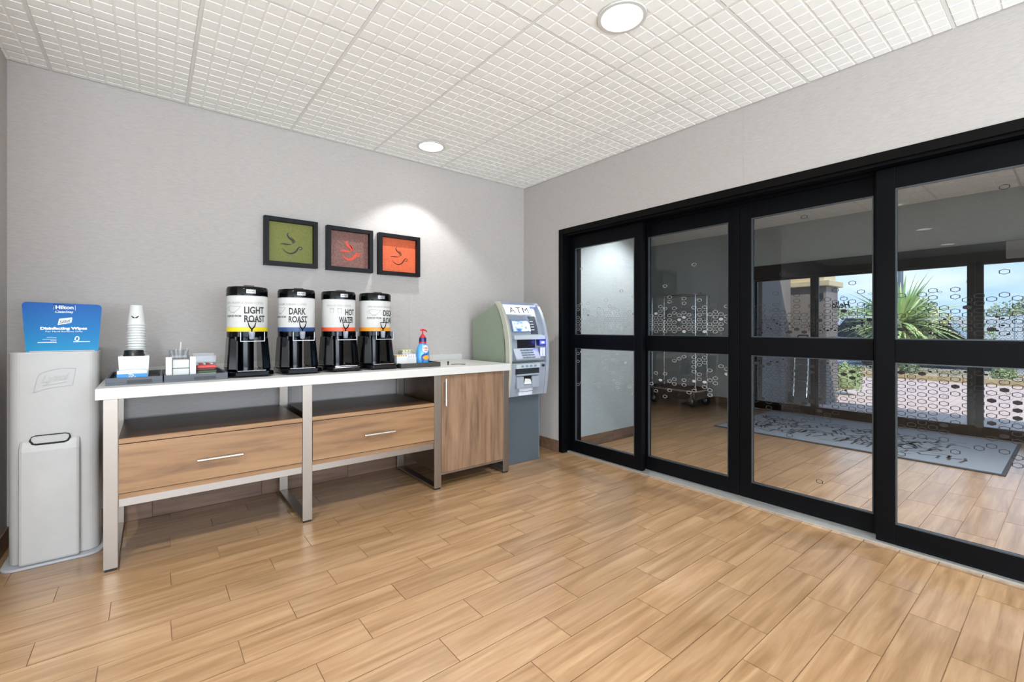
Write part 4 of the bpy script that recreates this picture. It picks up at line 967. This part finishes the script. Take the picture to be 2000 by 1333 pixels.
# ================================================================ outdoors
G = -.03
M_BRICK = mat('pink brick paver', '#cfb2a8', .85, var=(3, .22), bump=(60, .002))
dr_ = MB().box(4.2, 11.05, -9, 4.0, -.2, G - .010).build('driveway', mat('sandy joint fill', '#8d7f78', .95), ori=(7, -2, G)); dr_['kind'] = 'structure'
def brick_mesh(ax):
    a, b = (.197, .097) if ax else (.097, .197)
    return a, b
bcache = None; nb = 0; brest = MB(); items = []
for i in range(-45, 20):
    for j in range(0, 36):
        x = 4.22 + .2 * j + (.1 if i % 2 else 0); y = .1 * i
        if x + .1 > 11.05: continue
        if x < 5.4 and y > -.70: continue
        if y < -4.4: continue
        dx, dy = x + 3.054, y + 3.633; th = math.radians(38.54); z_ = dx * math.sin(th) + dy * math.cos(th); u_ = 1000 + 885 * (dx * math.cos(th) - dy * math.sin(th)) / z_
        items.append((0 if 1470 < u_ < 2010 else 1, z_, x, y))
items.sort()
for k, (v_, z_, x, y) in enumerate(items):
    dz = random.uniform(-.0015, .0015)
    if k < 296 and v_ == 0:
        if bcache is None:
            o = MB().box(7 - .098, 7.098, -2.0475, -1.9525, G - .012, G).build('brick', M_BRICK, dr_); bcache = o.data
        else:
            o = bpy.data.objects.new('brick', bcache); COL.objects.link(o); o.parent = dr_
        o.location = (x + .1 - 7, y + .05 + 2, dz)
    else: brest.box(x + .002, x + .198, y + .0025, y + .0975, G - .012, G + dz)
brest.build('brick_paving', M_BRICK, dr_, kind='stuff')
kb = root('trim_3', (11.12, 0, G))
for i in range(14):
    MB().box(11.05, 11.25, -9 + i * 1.0 + .004, -8 + i * 1.0 - .004, G - .15, G + .125).build('kerb_stone', mat('tan concrete kerb', '#b7a078', .9, bump=(80, .002)), kb, ori=(11.15, -8.5 + i, G), bevel=.015)
gd = MB().box(11.26, 13.2, -12, 8, -.2, G + .06).build('ground', mat('brown mulch bed', '#a8977f', .95, bump=(40, .02), var=(20, .25)), ori=(12, 0, G)); gd['kind'] = 'structure'
rd = MB().box(13.2, 160, -110, 110, -.3, G - .02).build('road', mat('pale asphalt', '#a3a3a6', .95, var=(.6, .08)), ori=(60, 0, G)); rd['kind'] = 'structure'
MB().box(13.2, 13.35, -12, 8, -.1, G + .10).build('kerb_strip', mat('tan concrete kerb', '#b7a078', .9), rd)
for i in range(12): MB().box(17, 21.5, -16 + 2.6 * i, -15.88 + 2.6 * i, G - .0199, G - .015).build('bay_line', M_PAPER, rd)
wg = MB().box(4.201, 5.28, -.62, 1.7, -.1, 3.2).build('wall_wing', M_STUCCO, ori=(4.5, .5, 0)); wg['kind'] = 'structure'
# pier with stepped stone cap
M_CAP = mat('cream stone cap', '#ddc8a4', .85)
pr = thing('stone_pier', (5.62, -.84, G), 'taupe pier with stepped cream stone cap outside the outer doors', 'pier')
MB().box(5.35, 5.90, -1.11, -.575, G, 1.86).build('shaft', M_STUCCO, pr, bevel=.01)
MB().box(5.29, 5.96, -1.17, -.515, 1.861, 1.95).build('cap', M_CAP, pr, bevel=.008)
MB().box(5.36, 5.89, -1.08, -.585, 1.951, 2.10).build('upper_cap', M_CAP, pr, bevel=.008)
MB().box(5.325, 5.349, -1.07, -1.01, 1.66, 1.75).build('lamp_box', M_BLKMAT, pr, bevel=.003)
# tan post and lamp pole
ps = thing('wooden_post', (12.2, -2.05, G + .06), 'slim tan post with a small crossbar beyond the kerb', 'post')
M_TAN = mat('weathered tan timber', '#a89668', .8)
MB().lathe([(.06, 0), (.055, 2.25), (.05, 2.30)], (12.2, -2.05, G + .06), 12).build('shaft', M_TAN, ps, smooth=True)
MB().box(12.17, 12.23, -2.17, -1.93, G + 2.30, G + 2.36).build('crossbar', M_TAN, ps)
pp = thing('lamp_pole', (15.5, -.08, G), 'grey steel lamp pole rising behind the spiky palm', 'lamp post')
M_POLE = mat('grey painted steel', '#6e7378', .5, .3)
MB().lathe([(.13, 0), (.11, .3), (.075, .35), (.06, 6.0)], (15.5, -.08, G), 16).build('pole', M_POLE, pp, smooth=True)
MB().box(15.2, 15.9, -.2, .04, 5.96, 6.10).build('lamp_head', M_POLE, pp, bevel=.02)
MB().box(15.38, 15.62, -.20, .04, 2.05, 2.20).build('clamp', M_BLKMAT, pp, bevel=.01)
# spiky palm
M_FROND = mat('grey green frond', '#b0c583', .6, var=(3, .25)); M_FROND2 = mat('yellow green frond', '#d6d496', .6, var=(3, .2)); M_BARK = mat('brown fibrous trunk', '#6a5238', .95, bump=(30, .02))
pa = thing('spiky_palm', (13.9, -.35, G), 'large spiky palm with pale flower clusters beyond the brick driveway', 'palm')
MB().lathe([(.22, 0), (.16, .3), (.15, .8), (.20, 1.15), (.10, 1.35)], (13.9, -.35, G), 14).build('trunk', M_BARK, pa, smooth=True)
R = random.Random(3)
for k in range(260):
    az = R.uniform(0, 2 * PI); el = math.radians(R.choice([R.uniform(-28, 20), R.uniform(5, 85)])); L = R.uniform(1.05, 1.75) * (.85 if el < 0 else 1); n = 6; w0 = R.uniform(.034, .062)
    d = Vector((math.cos(az) * math.cos(el), math.sin(az) * math.cos(el), math.sin(el))); side = Vector((-math.sin(az), math.cos(az), 0)); p = Vector((13.9, -.35, G + 1.28)); vs = []; fs = []
    for i in range(n + 1):
        t = i / n; w = w0 * (math.sin(PI * min(1, .18 + t * .82)) + .05); up = side.cross(d).normalized()
        vs += [p + side * w + up * w * .35, p, p - side * w + up * w * .35]
        p = p + d * (L / n); d = (d + Vector((0, 0, -.10 - .05 * (el < .3)))).normalized()
    for i in range(n):
        for q_ in range(2): a = 3 * i + q_; fs.append((a, a + 1, a + 4, a + 3))
    MB().add(vs, fs).build('frond', M_FROND if R.random() < .68 else M_FROND2, pa)
for k in range(26):
    az = R.uniform(0, 2 * PI); rr = R.uniform(.3, .95); c = Vector((13.9 + rr * math.cos(az), -.35 + rr * math.sin(az) * 1.2, G + R.uniform(.95, 1.75))); m = MB()
    for _ in range(22):
        q = c + Vector((R.gauss(0, .05), R.gauss(0, .05), R.gauss(0, .07))); s = .028
        m.add([q + Vector((s, 0, 0)), q + Vector((0, s, 0)), q + Vector((-s, 0, 0)), q + Vector((0, -s, 0)), q + Vector((0, 0, s)), q + Vector((0, 0, -s))], [(0, 1, 4), (1, 2, 4), (2, 3, 4), (3, 0, 4), (1, 0, 5), (2, 1, 5), (3, 2, 5), (0, 3, 5)])
    m.build('flower_cluster', mat('pale cream petals', '#e9e3bd', .8), pa, kind='stuff')
# leafy crowns
def crown(mb, c, rx, ry, rz, n, s, R):
    for _ in range(n):
        a = R.uniform(0, 2 * PI); z = R.uniform(-.75, 1); r = math.sqrt(max(0, 1 - z * z)); k = R.uniform(.72, 1.05) * (1 + .14 * math.sin(3 * a + c[0]) + .10 * math.sin(5 * z + c[1]))
        p = Vector((c[0] + rx * r * math.cos(a) * k, c[1] + ry * r * math.sin(a) * k, c[2] + rz * z * k))
        u = Vector((R.gauss(0, 1), R.gauss(0, 1), R.gauss(0, 1))).normalized(); v = u.cross(Vector((R.gauss(0, 1), R.gauss(0, 1), R.gauss(0, 1)))).normalized(); q = s * R.uniform(.6, 1.3)
        mb.add([p + u * q, p + v * q * .5, p - u * q, p - v * q * .5], [(0, 1, 2, 3)])
M_LEAF = [mat('olive green leaves', '#a4ab86', .7, var=(1.5, .25)), mat('fresh green leaves', '#a5b37e', .7, var=(4, .25)), mat('dark green leaves', '#8b9775', .7, var=(1, .25))]
def shrub(x, y, r, h, mi, label, s=.03, n=900, g=None):
    t = thing('round_shrub', (x, y, G + .06), label, 'shrub', g)
    m = MB(); crown(m, (x, y, G + .06 + h * .5), r, r, h * .55, n, s, R); m.lathe([(r * .3, -h * .42), (r * .8, -h * .3), (r * .85, .0), (r * .65, h * .32), (r * .2, h * .46)], (x, y, G + .06 + h * .5), 14); m.build('foliage', M_LEAF[mi], t)
    MB().cyl((x, y, G + .06), .02, h * .3, 8).build('stem', M_BARK, t)
shrub(11.75, -2.55, .19, .30, 1, 'small bright green round shrub behind the kerb near the right edge')
shrub(11.75, -.95, .20, .34, 2, 'small dark green round shrub behind the kerb left of the parked car')
shrub(6.9, -.95, .25, .5, 1, 'low green shrub just behind the taupe pier', n=700)
R = random.Random(9)
def tree(x, y, h, rx, rz, mi, label, s=.13, n=2800):
    t = thing('broadleaf_tree', (x, y, G), label, 'tree', 'trees along the horizon')
    MB().lathe([(.22, 0), (.14, h * .35), (.08, h * .75)], (x, y, G), 10).build('trunk', M_BARK, t, smooth=True)
    m = MB(); crown(m, (x, y, G + h - rz), rx, rx, rz, n, s, R); m.lathe([(rx * .3, -rz * .6), (rx * .75, -rz * .4), (rx * .8, .0), (rx * .6, rz * .5), (rx * .15, rz * .75)], (x, y, G + h - rz), 14); m.build('crown', M_LEAF[mi], t)
tree(44, 10.5, 3.2, 2.6, 1.2, 0, 'broad olive tree low on the horizon left of the spiky palm')
tree(40, 4.6, 3.4, 2.2, 1.3, 2, 'dark green tree crown directly behind the spiky palm')
tree(47, -1.8, 3.2, 2.6, 1.4, 0, 'rounded olive tree between the palm and the tan post')
tree(60, -10.5, 3.0, 2.8, 1.5, 2, 'dark tree crown just left of the outer door mullion')
tree(46, -9.2, 3.0, 2.2, 1.3, 0, 'olive tree just right of the outer door mullion')
tree(52, -16.5, 2.6, 3.2, 1.2, 1, 'pale green tree crown at the right edge of the view')
tree(50, 19.0, 3.4, 2.5, 1.4, 1, 'pale green tree next to the taupe pier')
# hedge
hd_ = thing('clipped_hedge', (24, 1.5, G), 'long low green hedge across the far side of the car park', 'hedge')
m = MB()
for i in range(13): crown(m, (24 + .1 * math.sin(i), 8 - .75 * i, G + .75), .55, .55, .68, 170, .09, R)
m.build('foliage', M_LEAF[1], hd_)
# parked cars
def car(x, y, col, label, L=4.4, Hc=1.45, Wd=1.75, sgn=1):
    """car lying along the y axis"""
    t = thing('car', (x, y, G - .02), label, 'car', 'cars parked beyond the driveway'); g = G - .02
    P = [(-.5, .30), (-.5, .62), (-.47, .72), (-.27, .78), (-.12, 1.0 * Hc - .02), (.22, 1.0 * Hc), (.36, .90), (.48, .80), (.5, .62), (.5, .28), (.41, .22), (-.42, .22)]
    cm_ = mat('car paint ' + col, col, .25, .2, coat=.8)
    MB().prism([(y + sgn * a * L, g + b) for a, b in P][::1], x - Wd / 2, x + Wd / 2, 'x').build('body', cm_, t, bevel=.05)
    W_ = [(-.235, .82), (-.115, Hc - .09), (.21, Hc - .09), (.335, .88)]
    gm_ = mat('dark car glass', '#11151a', .08)
    for xx in (x - Wd / 2 - .006, x + Wd / 2 - .004): MB().prism([(y + sgn * a * L, g + b) for a, b in W_], xx, xx + .010, 'x').build('side_window', gm_, t)
    for a in (-.31, .31):
        for xx in (x - Wd / 2 - .01, x + Wd / 2 - .19):
            w_ = MB().lathe([(.16, 0), (.31, 0), (.325, .03), (.325, .17), (.31, .20), (.16, .20)], (xx, y + sgn * a * L, g + .325), 24, True, 'x').build('wheel', M_RUBBER, t, smooth=True)
            MB().cyl((xx - .004 if xx < x else xx + .19, y + sgn * a * L, g + .325), .19, .014, 16, 'x').build('rim', M_CHROME, w_, smooth=True)
    MB().box(x - Wd / 2 + .1, x - Wd / 2 + .45, y + sgn * .5 * L - .03, y + sgn * .5 * L + .03, g + .58, g + .70).build('lamp', M_PAPER, t)
car(16.6, -.55, '#23262b', 'dark parked car seen below the door rail, beyond the kerb', 4.2)
car(21, 1.7, '#b9bcc0', 'silver parked car with large wheel, half hidden left of the spiky palm', 4.4, 1.75)
car(27, -4.2, '#b5232b', 'red parked car far back on the car park', 4.2)
car(29, -10.2, '#e5e6e8', 'white parked car far back near the right edge', 4.4)
pw = thing('perimeter_wall', (35.0, -5.0, G), 'long low white perimeter wall across the far side of the car park', 'wall')
M_PW = mat('white painted masonry', '#d3d3d2', .9)
for i in range(16):
    y = -24.0 + 2.5 * i
    MB().box(34.9, 35.1, y + .16, y + 2.34, G, G + 1.90).build('wall_panel', M_PW, pw)
    MB().box(34.85, 35.15, y - .15, y + .155, G, G + 2.0).build('post', M_PW, pw)
